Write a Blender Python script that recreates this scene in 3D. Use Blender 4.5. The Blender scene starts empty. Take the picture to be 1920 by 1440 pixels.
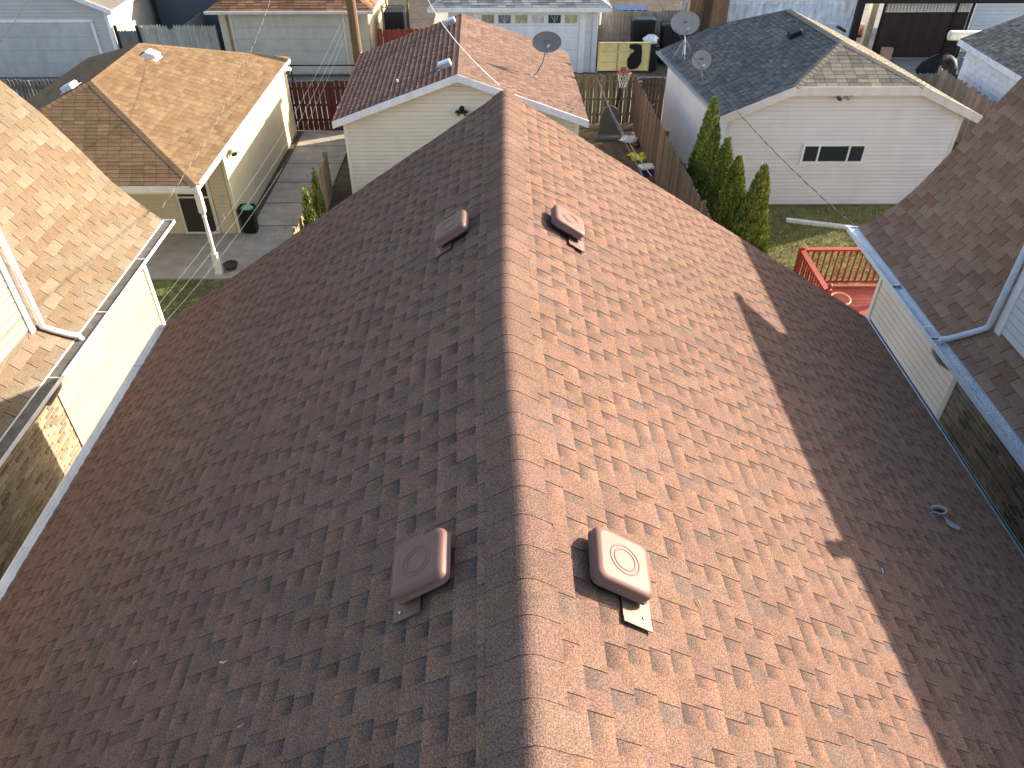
import bpy, math, random
import numpy as np
from mathutils import Vector, Matrix
R = random.Random(7)
sc = bpy.context.scene
col = sc.collection
# ------------------------------------------------------------------ camera
FPX = 1442.0; CAMZ = 10.5
PITCH = math.atan(1162 / FPX); YAW = 17 / math.hypot(1162, FPX)
cam_d = bpy.data.cameras.new('camera'); cam = bpy.data.objects.new('camera', cam_d); col.objects.link(cam)
cam_d.sensor_width = 36; cam_d.lens = 36 * FPX / 1920; cam_d.clip_start = 0.05; cam_d.clip_end = 2000
cam.location = (0, 0, CAMZ); cam.rotation_euler = (math.pi / 2 - PITCH, 0, -YAW)
sc.camera = cam
# ------------------------------------------------------------------ sky, sun, exposure
SUN = Vector((1.0, 0.47, 0.40)).normalized()
EL = math.asin(SUN.z); AZ = math.atan2(SUN.x, SUN.y)
w = bpy.data.worlds.new('World'); sc.world = w; w.use_nodes = True
nt = w.node_tree; bg = nt.nodes['Background']
sky = nt.nodes.new('ShaderNodeTexSky'); sky.sky_type = 'NISHITA'; sky.sun_disc = False
sky.sun_elevation = EL; sky.sun_rotation = AZ; sky.dust_density = 2.2; sky.air_density = 1.0; sky.ozone_density = 1.0
nt.links.new(sky.outputs[0], bg.inputs[0]); bg.inputs[1].default_value = 0.138
sl = bpy.data.lights.new('sun', 'SUN'); sl.energy = 5.0; sl.angle = math.radians(0.55); sl.color = (1.0, 0.89, 0.75)
so = bpy.data.objects.new('sun', sl); col.objects.link(so)
so.rotation_euler = (-SUN).to_track_quat('-Z', 'Y').to_euler()
vs = sc.view_settings; vs.view_transform = 'Standard'; vs.look = 'None'; vs.gamma = 1; vs.use_curve_mapping = False
vs.exposure = 1.52
# ------------------------------------------------------------------ pixel -> place
_f = np.array([math.sin(YAW) * math.cos(PITCH), math.cos(YAW) * math.cos(PITCH), -math.sin(PITCH)])
_r = np.array([math.cos(YAW), -math.sin(YAW), 0.0]); _u = np.cross(_r, _f); _c = np.array([0, 0, CAMZ])
def ray(px, py): return _f * FPX + _r * (px - 960) - _u * (py - 720)
def onz(px, py, z): d = ray(px, py); return Vector(_c + d * (z - CAMZ) / d[2])
def onx(px, py, x): d = ray(px, py); return Vector(_c + d * x / d[0])
def ony(px, py, y): d = ray(px, py); return Vector(_c + d * y / d[1])
def onp(px, py, p, n):
    d = ray(px, py); p = np.array(p); n = np.array(n); return Vector(_c + d * (np.dot(p - _c, n) / np.dot(d, n)))
def proj(p):
    v = np.array(p) - _c; k = max(v @ _f, 1e-3); return 960 + FPX * (v @ _r) / k, 720 - FPX * (v @ _u) / k, k
# ------------------------------------------------------------------ materials
def lin(c):
    if isinstance(c, str): c = [int(c[i:i + 2], 16) / 255 for i in (0, 2, 4)]
    return tuple(((x / 12.92) if x <= 0.04045 else ((x + 0.055) / 1.055) ** 2.4) for x in c)
MATS = {}
def mat(name, c, rough=0.8, var=0.15, scale=6.0, bump=0.0, bscale=40.0, metal=0.0, attr=False, speck=0.0, sscale=200.0, streak=None, spec=0.3, scale3=None, coat=0.0):
    if name in MATS: return MATS[name]
    m = bpy.data.materials.new(name); m.use_nodes = True; t = m.node_tree; N = t.nodes; L = t.links
    b = N['Principled BSDF']; b.inputs['Roughness'].default_value = rough; b.inputs['Metallic'].default_value = metal
    b.inputs['Specular IOR Level'].default_value = spec
    if coat: b.inputs['Coat Weight'].default_value = coat; b.inputs['Coat Roughness'].default_value = 0.15
    tc = N.new('ShaderNodeTexCoord'); mp = N.new('ShaderNodeMapping'); L.new(tc.outputs['Object'], mp.inputs[0])
    if scale3: mp.inputs['Scale'].default_value = scale3
    if attr:
        a = N.new('ShaderNodeVertexColor'); a.layer_name = 'Col'; src = a.outputs['Color']
    else:
        a = N.new('ShaderNodeRGB'); a.outputs[0].default_value = (*c, 1); src = a.outputs[0]
    def mul(src, noise_scale, lo, hi, detail=4.0, p0=0.3, p1=0.7, vec=None):
        n = N.new('ShaderNodeTexNoise'); n.inputs['Scale'].default_value = noise_scale; n.inputs['Detail'].default_value = detail
        L.new(vec or mp.outputs[0], n.inputs['Vector'])
        r = N.new('ShaderNodeMapRange'); r.inputs[1].default_value = p0; r.inputs[2].default_value = p1
        r.inputs[3].default_value = lo; r.inputs[4].default_value = hi; L.new(n.outputs['Fac'], r.inputs[0])
        x = N.new('ShaderNodeMix'); x.data_type = 'RGBA'; x.blend_type = 'MULTIPLY'; x.inputs[0].default_value = 1
        L.new(src, x.inputs[6])
        cb = N.new('ShaderNodeCombineXYZ')
        for i in range(3): L.new(r.outputs[0], cb.inputs[i])
        L.new(cb.outputs[0], x.inputs[7]); return x.outputs[2], n
    nn = None
    if var: src, nn = mul(src, scale, 1 - var, 1 + var)
    if var: src, _ = mul(src, scale * 0.13 + 0.2, 1 - var * 0.7, 1 + var * 0.7)
    if streak:
        src, _ = mul(src, 1.0, 1 - streak[0], 1 + streak[0], vec=None) if False else (src, None)
        m2 = N.new('ShaderNodeMapping'); m2.inputs['Scale'].default_value = streak[1]; L.new(tc.outputs['Object'], m2.inputs[0])
        src, _ = mul(src, 1.0, 1 - streak[0], 1 + streak[0] * 0.5, vec=m2.outputs[0])
    sn = None
    if speck:
        src, sn = mul(src, sscale, 1 - speck, 1 + speck * 1.3, detail=2.0, p0=0.32, p1=0.68, vec=tc.outputs['Object'])
    L.new(src, b.inputs['Base Color'])
    if bump:
        bn = N.new('ShaderNodeTexNoise'); bn.inputs['Scale'].default_value = bscale; bn.inputs['Detail'].default_value = 5
        L.new(mp.outputs[0], bn.inputs['Vector'])
        bp = N.new('ShaderNodeBump'); bp.inputs['Strength'].default_value = bump; bp.inputs['Distance'].default_value = 0.01
        L.new(bn.outputs['Fac'], bp.inputs['Height']); L.new(bp.outputs[0], b.inputs['Normal'])
    MATS[name] = m; return m
SH = mat('shingle_granules', (1, 1, 1), 1.0, 0.08, 7, bump=0.55, bscale=190, attr=True, speck=0.48, sscale=135, spec=0.06)
SHF = mat('shingle_far', (1, 1, 1), 0.9, 0.13, 5, bump=0.35, bscale=60, attr=True, speck=0.16, sscale=60, spec=0.05)
BRICK = mat('brick_face', (1, 1, 1), 0.9, 0.10, 14, bump=0.6, bscale=60, attr=True)
MORT = mat('mortar', lin('b3a892'), 0.95, 0.2, 10, bump=0.4)
WOODA = mat('weathered_wood', (1, 1, 1), 0.85, 0.22, 9, bump=0.4, bscale=30, attr=True, scale3=(3, 3, 0.5))
PAINT = mat('painted_part', (1, 1, 1), 0.55, 0.07, 3, attr=True, streak=(0.07, (5, 5, 0.5)))
SIDE = mat('vinyl_siding', (1, 1, 1), 0.5, 0.05, 1.2, attr=True, streak=(0.03, (3.0, 3.0, 0.5)), spec=0.35)
WHITE = mat('white_metal', lin('e6e4df'), 0.4, 0.08, 4, streak=(0.1, (4, 4, 1)))
GALV = mat('galvanised_steel', lin('b4bcc4'), 0.38, 0.12, 8, metal=0.75)
DECKM = mat('roof_underlay', lin('2a211d'), 0.95, 0.1)
COPPER = mat('copper_tone_paint', lin('70544a'), 0.5, 0.06, 5, metal=0.0, spec=0.25, bump=0.03, bscale=15)
DARK = mat('black_plastic', lin('17181b'), 0.45, 0.1, 5)
BLACKM = mat('black_metal', lin('1c1d20'), 0.5, 0.1)
GLASS = mat('dark_glass', lin('2a323a'), 0.08, 0.0, spec=0.7)
CONC = mat('concrete', lin('a39a8c'), 0.9, 0.16, 2.5, bump=0.2, bscale=50, speck=0.06, sscale=120)
CONCD = mat('alley_concrete', lin('7c7771'), 0.9, 0.22, 1.6, bump=0.25, bscale=40, speck=0.07, sscale=90)
SOIL = mat('bare_soil', lin('5d4f3f'), 0.95, 0.35, 4, bump=0.8, bscale=25, speck=0.15, sscale=60)
TURF = mat('lawn_turf', lin('6c6a40'), 0.95, 0.35, 3, bump=0.8, bscale=60, speck=0.25, sscale=90)
BLADE = mat('grass_blade', (1, 1, 1), 0.7, 0.1, attr=True)
LEAF = mat('conifer_leaf', (1, 1, 1), 0.65, 0.1, 9, attr=True)
BARK = mat('bark', lin('4d3a2b'), 0.95, 0.3, 12, bump=0.7)
POLEM = mat('pole_wood', lin('69543f'), 0.9, 0.25, 6, bump=0.6, bscale=20, scale3=(6, 6, 0.4))
DISHM = mat('dish_grey', lin('716f6d'), 0.55, 0.06, 6)
WIREK = mat('wire_black', lin('2b2a29'), 0.6, 0.0)
WIREW = mat('wire_white', lin('c9c6c0'), 0.6, 0.0)
REDP = mat('red_deck_stain', lin('8f3d2e'), 0.6, 0.14, 7, bump=0.15)
FABW = mat('thin_plastic_bag', lin('d5d8dc'), 0.4, 0.1, 9)
# ------------------------------------------------------------------ mesh builder
class MB:
    def __init__(s): s.v = []; s.f = []; s.c = []; s.sm = False
    def pt(s, p): s.v.append(tuple(p)); return len(s.v) - 1
    def face(s, pts, c=(1, 1, 1)):
        i = [s.pt(p) for p in pts]; s.f.append(i)
        s.c.append(c if isinstance(c, list) else [c] * len(pts)); return s
    def box(s, a, b, c=(1, 1, 1), M=None):
        x0, y0, z0 = a; x1, y1, z1 = b
        P = [Vector(p) for p in ((x0, y0, z0), (x1, y0, z0), (x1, y1, z0), (x0, y1, z0), (x0, y0, z1), (x1, y0, z1), (x1, y1, z1), (x0, y1, z1))]
        if M is not None: P = [M @ p for p in P]
        o = len(s.v); s.v += [tuple(p) for p in P]
        for q in ((0, 3, 2, 1), (4, 5, 6, 7), (0, 1, 5, 4), (1, 2, 6, 5), (2, 3, 7, 6), (3, 0, 4, 7)):
            s.f.append([o + k for k in q]); s.c.append([c] * 4)
        return s
    def prism(s, poly, d, c=(1, 1, 1)):
        poly = [Vector(p) for p in poly]; d = Vector(d); o = len(s.v); n = len(poly)
        s.v += [tuple(p) for p in poly] + [tuple(p + d) for p in poly]
        s.f.append([o + k for k in range(n)][::-1]); s.c.append([c] * n)
        s.f.append([o + n + k for k in range(n)]); s.c.append([c] * n)
        for k in range(n):
            s.f.append([o + k, o + (k + 1) % n, o + n + (k + 1) % n, o + n + k]); s.c.append([c] * 4)
        return s
    def tube(s, pts, r, n=8, c=(1, 1, 1), cap=True):
        pts = [Vector(p) for p in pts]; rs = r if isinstance(r, (list, tuple)) else [r] * len(pts); o = len(s.v); a = None
        for i, p in enumerate(pts):
            t = (pts[min(i + 1, len(pts) - 1)] - pts[max(i - 1, 0)]).normalized()
            if a is None: a = t.orthogonal().normalized()
            else: a = (a - t * a.dot(t)).normalized()
            b = t.cross(a)
            for k in range(n):
                an = 2 * math.pi * k / n; s.v.append(tuple(p + (a * math.cos(an) + b * math.sin(an)) * rs[i]))
        for i in range(len(pts) - 1):
            for k in range(n):
                s.f.append([o + i * n + k, o + i * n + (k + 1) % n, o + (i + 1) * n + (k + 1) % n, o + (i + 1) * n + k]); s.c.append([c] * 4)
        if cap:
            s.f.append([o + k for k in range(n)][::-1]); s.c.append([c] * n)
            e = o + (len(pts) - 1) * n; s.f.append([e + k for k in range(n)]); s.c.append([c] * n)
        return s
    def rings(s, rings, c=(1, 1, 1), cap0=True, cap1=True):
        o = len(s.v); n = len(rings[0])
        for r in rings: s.v += [tuple(p) for p in r]
        for i in range(len(rings) - 1):
            for k in range(n):
                s.f.append([o + i * n + k, o + i * n + (k + 1) % n, o + (i + 1) * n + (k + 1) % n, o + (i + 1) * n + k]); s.c.append([c] * 4)
        if cap0: s.f.append([o + k for k in range(n)][::-1]); s.c.append([c] * n)
        if cap1: e = o + (len(rings) - 1) * n; s.f.append([e + k for k in range(n)]); s.c.append([c] * n)
        return s
    def build(s, name, m, parent=None, smooth=False, M=None, color=True):
        me = bpy.data.meshes.new(name); vv = s.v if M is None else [tuple(M @ Vector(p)) for p in s.v]
        me.from_pydata(vv, [], s.f)
        if color:
            ca = me.color_attributes.new('Col', 'FLOAT_COLOR', 'CORNER')
            flat = np.array([(*x, 1.0) for f in s.c for x in f], dtype=np.float32).ravel(); ca.data.foreach_set('color', flat)
        if smooth: me.polygons.foreach_set('use_smooth', [True] * len(me.polygons))
        me.materials.append(m); me.update()
        o = bpy.data.objects.new(name, me); col.objects.link(o)
        if parent is not None: adopt(o, parent)
        return o
def adopt(o, parent):
    o.parent = parent
    if parent.type == 'EMPTY': o.matrix_parent_inverse = Matrix.Translation(-parent.location)
def tag(o, label, cat, group=None):
    o['label'] = label; o['category'] = cat
    if group: o['group'] = group
    return o
def thing(name, label, cat, loc, group=None):
    o = bpy.data.objects.new(name, None); col.objects.link(o); o.location = loc; o.empty_display_size = 0.2
    return tag(o, label, cat, group)
def structure(o): o['kind'] = 'structure'; return o
def jit(c, a, hue=0.0):
    k = 1 + R.uniform(-a, a); return tuple(max(0.0, x * k * (1 + R.uniform(-hue, hue))) for x in c)
def mix(a, b, t): return tuple(x + (y - x) * t for x, y in zip(a, b))
# ------------------------------------------------------------------ shingles
def piece_visible(P):
    c = sum(P, Vector()) / len(P); x, y, k = proj(c)
    if not (-20 < x < 1940 and -20 < y < 1460): return 0
    q = [proj(p) for p in P]; a = 0
    for i in range(len(q)):
        x0, y0, _ = q[i]; x1, y1, _ = q[(i + 1) % len(q)]; a += x0 * y1 - x1 * y0
    return abs(a) / 2
class Shingles:
    """collects shingle pieces of one roof; the largest in view become parts, the rest one joined part"""
    def __init__(s): s.p = []
    def add(s, quad, hb, ht, n, cb, ct):
        q = [p + n * h for p, h in zip(quad, (hb, hb, ht, ht))]; s.p.append((piece_visible(q), q, quad, n, cb, ct))
    def field(s, mp, nf, vlen, lim, expo, kind, pal, t=0.007, tab=0.305, ph=0.0):
        k = 0; v = 0.0
        while v < vlen - 0.02:
            v1 = min(v + expo, vlen); a0, a1 = lim(v); b0, b1 = lim(v1); lo = min(a0, b0); hi = max(a1, b1)
            u = lo - R.uniform(0, 0.3) if kind == 'lam' else lo - ((k % 2) * tab * 0.5 + ph) % tab
            if kind == 'tab': u -= R.uniform(0, 0.03)
            up = R.random() < 0.5; n = nf((lo + hi) / 2, v)
            while u < hi:
                if kind == 'lam':
                    wd = R.choice((0.085, 0.105, 0.125, 0.15, 0.18)) if up else R.choice((0.07, 0.085, 0.105, 0.13))
                    u1 = u + wd
                else:
                    wd = tab; u1 = u + wd - 0.011
                p0 = min(max(u, a0), a1); p1 = min(max(u1, a0), a1); q0 = min(max(u, b0), b1); q1 = min(max(u1, b0), b1)
                if max(p1 - p0, q1 - q0) > 0.012:
                    quad = [mp(p0, v), mp(p1, v), mp(q1, v1), mp(q0, v1)]
                    cb, ct = pal(up); hb = t + (0.0045 if (up and kind == 'lam') else 0.0)
                    s.add(quad, hb + R.uniform(0, 0.0012), 0.0015 if kind == 'tab' else (0.0045 if up else 0.001), n, cb, ct)
                u += wd; up = (not up) if R.random() < 0.94 else up
            v += expo; k += 1
    def emit(s, parent, m, nmax=300, mfar=None):
        s.p.sort(key=lambda x: -x[0])
        def put(mb, it):
            _, q, base, n, cb, ct = it
            low = [p - n * 0.004 for p in base]
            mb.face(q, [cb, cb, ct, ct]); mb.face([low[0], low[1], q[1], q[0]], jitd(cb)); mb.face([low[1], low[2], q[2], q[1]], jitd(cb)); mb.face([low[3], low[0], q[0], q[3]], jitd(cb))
        ind = [x for x in s.p[:nmax] if x[0] > 20]
        for it in ind:
            mb = MB(); put(mb, it); mb.build('shingle', m, parent)
        rest = s.p[len(ind):]
        if rest:
            mb = MB()
            for it in rest: put(mb, it)
            o = mb.build('shingles', mfar or m, parent); o['kind'] = 'stuff'
def jitd(c): return tuple(x * 0.8 for x in c)
def caps(parent, A, B, n1, n2, wdt, expo, colf, m, t=0.006, name='ridge_cap'):
    A = Vector(A); B = Vector(B); d = B - A; Ln = d.length; d.normalize(); n1 = Vector(n1).normalized(); n2 = Vector(n2).normalized()
    s1 = n1.cross(d).normalized(); s2 = n2.cross(d).normalized()
    if s1.dot(n2) < 0: pass
    # side directions pointing down each slope
    if s1.z > 0: s1 = -s1
    if s2.z > 0: s2 = -s2
    if s1.dot(s2) > 0.98: s2 = -s2
    up = (n1 + n2).normalized(); k = 0; x = 0
    while x < Ln - 0.02:
        e = min(x + expo, Ln); c = colf(); mb = MB(); h0 = t + 0.012; h1 = 0.012
        for sd, nn in ((s1, n1), (s2, n2)):
            a = A + d * x; b = A + d * e
            q = [a + up * h0, a + sd * wdt + nn * (h0 - 0.004), b + sd * wdt + nn * (h1 - 0.004), b + up * h1]
            lo = [a - up * 0.0, a + sd * wdt - nn * 0.002, b + sd * wdt - nn * 0.002]
            mb.face(q, c); mb.face([lo[0], lo[1], q[1], q[0]], jitd(c)); mb.face([lo[1], lo[2], q[2], q[1]], jitd(c))
        mb.build(name, m, parent); x += expo
def plane_map(o, u, v):
    o = Vector(o); u = Vector(u); v = Vector(v); n = u.cross(v).normalized()
    if n.z < 0: n = -n
    return (lambda a, b: o + u * a + v * b), (lambda a, b: n), n
# lap siding on a plane: origin o, along u (unit), height z ; lim(z)->(u0,u1)
def siding(parent, o, u, n, z0, z1, lim, c, ex=0.12, jt=0.03, m=None, lip=(.022, .012), gap=.010):
    o = Vector(o); u = Vector(u); n = Vector(n); z = z0
    while z < z1 - 0.01:
        e = min(z + ex - gap, z1); a0, a1 = lim(z); b0, b1 = lim(e)
        if a1 - a0 > 0.02 or b1 - b0 > 0.02:
            P = lambda t, zz, h: o + u * t + n * h + Vector((0, 0, zz))
            mb = MB(); cc = jit(c, jt)
            q = [P(a0, z, lip[0]), P(a1, z, lip[0]), P(b1, e, lip[1]), P(b0, e, lip[1])]; lo = [P(a0, z, 0), P(a1, z, 0)]
            mb.face(q, cc); mb.face([lo[0], lo[1], q[1], q[0]], cc); mb.face([P(b0, e, 0), P(b1, e, 0), q[2], q[3]], cc)
            mb.build('siding_board', m or SIDE, parent)
        z += ex
def gutter(parent, x0, x1, y0, y1, z, m, name='gutter', dep=0.11, inner=None):
    mb = MB(); t = 0.008
    mb.box((x0, y0, z - dep), (x0 + t, y1, z)); mb.box((x1 - t, y0, z - dep), (x1, y1, z)); mb.box((x0 + t, y0, z - dep), (x1 - t, y1, z - dep + t))
    if inner: MB().box((x0 + t + .002, y0 + .02, z - dep + t + .002), (x1 - t - .002, y1 - .02, z - dep + t + .03)).build('gutter_grit_shade', inner, parent)  # grit fill; the trough's shade is put into its colour too
    mb.box((x0 + t, y1 - t, z - dep + t), (x1 - t, y1, z)); mb.box((x0 + t, y0, z - dep + t), (x1 - t, y0 + t, z))
    return mb.build(name, m, parent)
# ================================================================== GROUND
def sheet(name, x0, y0, x1, y1, z, m):
    return structure(MB().face([(x0, y0, z), (x1, y0, z), (x1, y1, z), (x0, y1, z)]).build(name, m))
sheet('ground', -400, -400, 400, 400, 0.0, SOIL)
sheet('lawn', 5.3, 4, 16, 21.6, 0.006, TURF)
sheet('lawn', -18, 6, -5.3, 17.45, 0.006, TURF)
sheet('driveway', 12.5, 34.2, 60, 60, 0.006, CONCD); sheet('lawn', -60, 36.0, -16, 90, 0.006, TURF)
sheet('yard', -12, 35.5, 12.4, 90, 0.004, mat('dark_soil', lin('463c33'), .95, .35, 3, bump=.6, bscale=20))
sheet('alley', -80, 28.75, 80, 34.15, 0.010, CONCD)
pav = structure(MB().box((-14.3, 17.45, 0.0), (-7.35, 19.95, 0.05)).build('porch_slab', CONC))
wk = structure(MB().box((-7.35, 17.2, -0.02), (-5.55, 17.25, 0.0)).build('walkway', CONC))
for i, y in enumerate((17.45, 18.9, 20.4, 21.9, 23.4, 24.9, 26.4)):
    MB().box((-7.345, y + 0.006, 0.0), (-5.5, y + 1.44, 0.045)).build('paving_slab', CONC, wk)
structure(MB().face([(-3.6, 36, 0.012), (-2.6, 36, 0.012), (-2.3, 60, 0.012), (-3.9, 60, 0.012)]).build('path', CONC))
# grass blades
def blades(name, label, spots, cols):
    v = []; f = []; cc = []
    for (x, y, h) in spots:
        a = R.uniform(0, 6.28); w_ = R.uniform(0.006, 0.012); dx = math.cos(a) * w_; dy = math.sin(a) * w_; lx = R.gauss(0, 0.025); ly = R.gauss(0, 0.025)
        o = len(v); v += [(x - dx, y - dy, 0.004), (x + dx, y + dy, 0.004), (x + lx, y + ly, h)]; f.append((o, o + 1, o + 2)); c = jit(R.choice(cols), 0.3); cc.append([c] * 3)
    mb = MB(); mb.v = v; mb.f = f; mb.c = cc; o = mb.build(name, BLADE); o['kind'] = 'stuff'; o['label'] = label; o['category'] = 'grass'; return o
GC = [lin('8a8a4a'), lin('a89d62'), lin('bfae77'), lin('6c7a3c'), lin('979150')]
blades('grass', 'patchy yellow green lawn between the red deck and the grey garage',
       [(R.uniform(5.6, 11.5), R.uniform(12.0, 21.5), R.uniform(0.03, 0.09)) for _ in range(42000)], GC)
blades('grass', 'shaded green lawn beside the concrete porch slab',
       [(R.uniform(-9.5, -5.0), R.uniform(10.5, 17.4), R.uniform(0.03, 0.08)) for _ in range(18000)], [lin('4f5d35'), lin('5d6a40'), lin('6f7348')])

def litter(name, label, n, box, cols):
    mb = MB()
    for _ in range(n):
        x = R.uniform(box[0], box[2]); y = R.uniform(box[1], box[3]); z = box[4] + R.uniform(.004, .02); a = R.uniform(0, 6.28); r_ = R.uniform(.015, .04)
        d1 = Vector((math.cos(a), math.sin(a), R.uniform(-.2, .3))) * r_; d2 = Vector((-math.sin(a), math.cos(a), R.uniform(-.2, .3))) * r_ * .6; p = Vector((x, y, z + .006))
        mb.face([p - d1, p + d2, p + d1, p - d2], jit(R.choice(cols), .25))
    o = mb.build(name, BLADE); o['kind'] = 'stuff'; o['label'] = label; o['category'] = 'leaves'
LC = [lin('6b5236'), lin('8a6a42'), lin('574636'), lin('9a8258')]
litter('leaf_litter', 'dry leaves scattered over the bare soil by the hoop', 900, (2.3, 21, 5.0, 28.3, 0), LC)
litter('leaf_litter', 'dry leaves strewn along the concrete walkway', 260, (-7.3, 17.5, -4.7, 27.7, .045), LC)
litter('leaf_litter', 'dry leaves lying on the lawn behind the right hand house', 500, (6, 13, 11, 21.5, .03), LC)
# ================================================================== MAIN HOUSE (brown shingle roof in the foreground)
RZ = 7.5; EZ = 4.25; WL = 4.86; WR = 5.22; YE = 9.24; YB = -3.0
def xr(y): return float(np.interp(y, (-3, 1.4, 2.0, 3.0, 3.7, 4.5, 9.3), (.105, .1, .09, .068, .03, .0, .0)))
house = thing('house', 'house whose large brown shingle roof fills the foreground', 'house', (0, 3, 0))
mb = MB(); mb.box((-4.45, YB + .3, 0), (4.8, YE - 0.35, 4.2), lin('b9ad98'))
mb.build('wall', SIDE, house)
mb = MB(); mb.prism([(-4.45, YE - 0.35, 4.205), (4.8, YE - 0.35, 4.205), (4.8, YE - .35, 4.26), (0.02, YE - 0.35, 7.3), (-4.45, YE - .35, 4.26)], (0, -0.2, 0), lin('b9ad98'))
mb.build('gable_wall', SIDE, house)
def slope_pts(sd):
    W = WL if sd < 0 else WR
    return W
mb = MB(); NS = 24
for sd, W in ((-1, WL), (1, WR)):
    n = Vector(((RZ - EZ) * sd, 0, W)).normalized()
    for i in range(NS):
        ya = YB + (YE - YB) * i / NS; yb_ = YB + (YE - YB) * (i + 1) / NS
        q = [Vector((xr(ya), ya, RZ)), Vector((xr(yb_), yb_, RZ)), Vector((sd * W, yb_, EZ)), Vector((sd * W, ya, EZ))]
        top = [p - n * .012 for p in q]; bot = [p - n * .12 for p in q]
        for e in (0, 1): top[e] = q[e] - Vector((0, 0, .014)); bot[e] = q[e] - Vector((0, 0, .14))
        mb.face(top, (.02, .016, .014)); mb.face(bot, (.3, .28, .25)); mb.face([top[2], top[3], bot[3], bot[2]], (.55, .55, .55))
        if i == NS - 1: mb.face([top[1], top[2], bot[2], bot[1]], (.11, .07, .05))
        if i == 0: mb.face([top[3], top[0], bot[0], bot[3]], (.1, .08, .07))
roof = mb.build('roof', PAINT, house)
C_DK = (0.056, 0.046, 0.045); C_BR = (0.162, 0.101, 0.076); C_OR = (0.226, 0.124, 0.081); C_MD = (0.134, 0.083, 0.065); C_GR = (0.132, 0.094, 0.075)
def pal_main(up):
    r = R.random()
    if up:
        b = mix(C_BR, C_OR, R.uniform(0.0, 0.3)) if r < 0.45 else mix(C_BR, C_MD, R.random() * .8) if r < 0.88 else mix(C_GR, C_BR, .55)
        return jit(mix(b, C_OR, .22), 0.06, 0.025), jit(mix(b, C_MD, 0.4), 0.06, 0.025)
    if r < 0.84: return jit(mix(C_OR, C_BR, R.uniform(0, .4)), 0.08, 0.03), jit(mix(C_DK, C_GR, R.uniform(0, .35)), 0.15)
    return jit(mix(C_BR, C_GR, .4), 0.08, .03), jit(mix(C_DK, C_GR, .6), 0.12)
S_ = Shingles()
for sd, W in ((-1, WL), (1, WR)):
    Ls = math.hypot(W, RZ - EZ)
    def mp(u, v, sd=sd, W=W, Ls=Ls):
        t = v / Ls; return Vector((sd * W + (xr(u) - sd * W) * t, u, EZ + (RZ - EZ) * t))
    n = Vector(((RZ - EZ) * sd, 0, W)).normalized()
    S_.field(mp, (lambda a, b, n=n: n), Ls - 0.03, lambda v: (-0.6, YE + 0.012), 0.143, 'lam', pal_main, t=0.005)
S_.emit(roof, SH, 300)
# ridge caps (laid a little off centre)
nL = Vector((-(RZ - EZ), 0, WL)).normalized(); nR = Vector(((RZ - EZ), 0, WR)).normalized()
dL = Vector((-WL, 0, -(RZ - EZ))).normalized(); dR = Vector((WR, 0, -(RZ - EZ))).normalized()
def cap_lr(y):
    l = float(np.interp(y, (0, 1.4, 1.9, 2.7, 4.4, 6.5, 9), (-.08, -.083, -.091, -.106, -.148, -.154, -.15))); r_ = float(np.interp(y, (0, 1.4, 2.7, 2.95, 4.4, 6.5, 9), (.25, .25, .225, .2, .176, .187, .19)))
    return (xr(y) - l) / .83, (r_ - xr(y)) / .85
y = YE + 0.02; k = 0
SQ = [-1, -.75, -.5, -.3, -.18, -.1, -.04, 0, .04, .1, .18, .3, .5, .75, 1]
while y > -0.4:
    y0 = y - 0.20; cc = jit(mix(C_BR, C_MD, R.uniform(.15, .65)), 0.07, 0.02); mb = MB(); pr = []; off = R.uniform(-0.005, 0.005)
    for yy, h in ((y + 0.02, 0.0135), (y0, 0.0165)):
        wl, wr = cap_lr(yy); pts2 = []
        for q in SQ:
            sa = q * (wl if q < 0 else wr) + off * abs(q)
            pl = dL * -sa if sa < 0 else dR * sa
            bl = min(1, abs(sa) / 0.06); nn = (Vector((0, 0, 1)) * (1 - bl) + (nL if sa < 0 else nR) * bl).normalized()
            drop = -0.020 * max(0, 1 - abs(sa) / 0.07) ** 2
            pts2.append(Vector((xr(yy), yy, RZ)) + pl + nn * h + Vector((0, 0, drop + .004 * (1 - bl))))
        pr.append(pts2)
    for q in range(len(SQ) - 1):
        mb.face([pr[0][q], pr[0][q + 1], pr[1][q + 1], pr[1][q]], cc)
        mb.face([pr[1][q], pr[1][q + 1], pr[1][q + 1] - Vector((0, 0, .004)), pr[1][q] - Vector((0, 0, .004))], cc)
    for e in (0, -1):
        mb.face([pr[0][e], pr[1][e], pr[1][e] - Vector((0, 0, .022)), pr[0][e] - Vector((0, 0, .02))], jitd(cc))
    mb.build('ridge_cap', SH, roof, smooth=False); y = y0; k += 1
# eave metal
g = gutter(house, -5.0, -4.87, YB, YE - 0.06, 4.235, WHITE, 'gutter', 0.10)
for yy in (2.1, 5.15, 8.2): MB().box((-4.995, yy, 4.236), (-4.875, yy + 0.02, 4.240)).build('strap', GALV, g)
mb = MB(); mb.box((5.215, YB, 4.15), (5.235, YE, 4.262)); mb.box((5.235, YB, 4.16), (5.29, YE, 4.172)); mb.box((5.283, YB, 4.172), (5.29, YE, 4.235))
g2 = mb.build('gutter', mat('grey_blue_metal', lin('7f8d97'), 0.35, 0.1, metal=0.5), house)
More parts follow.
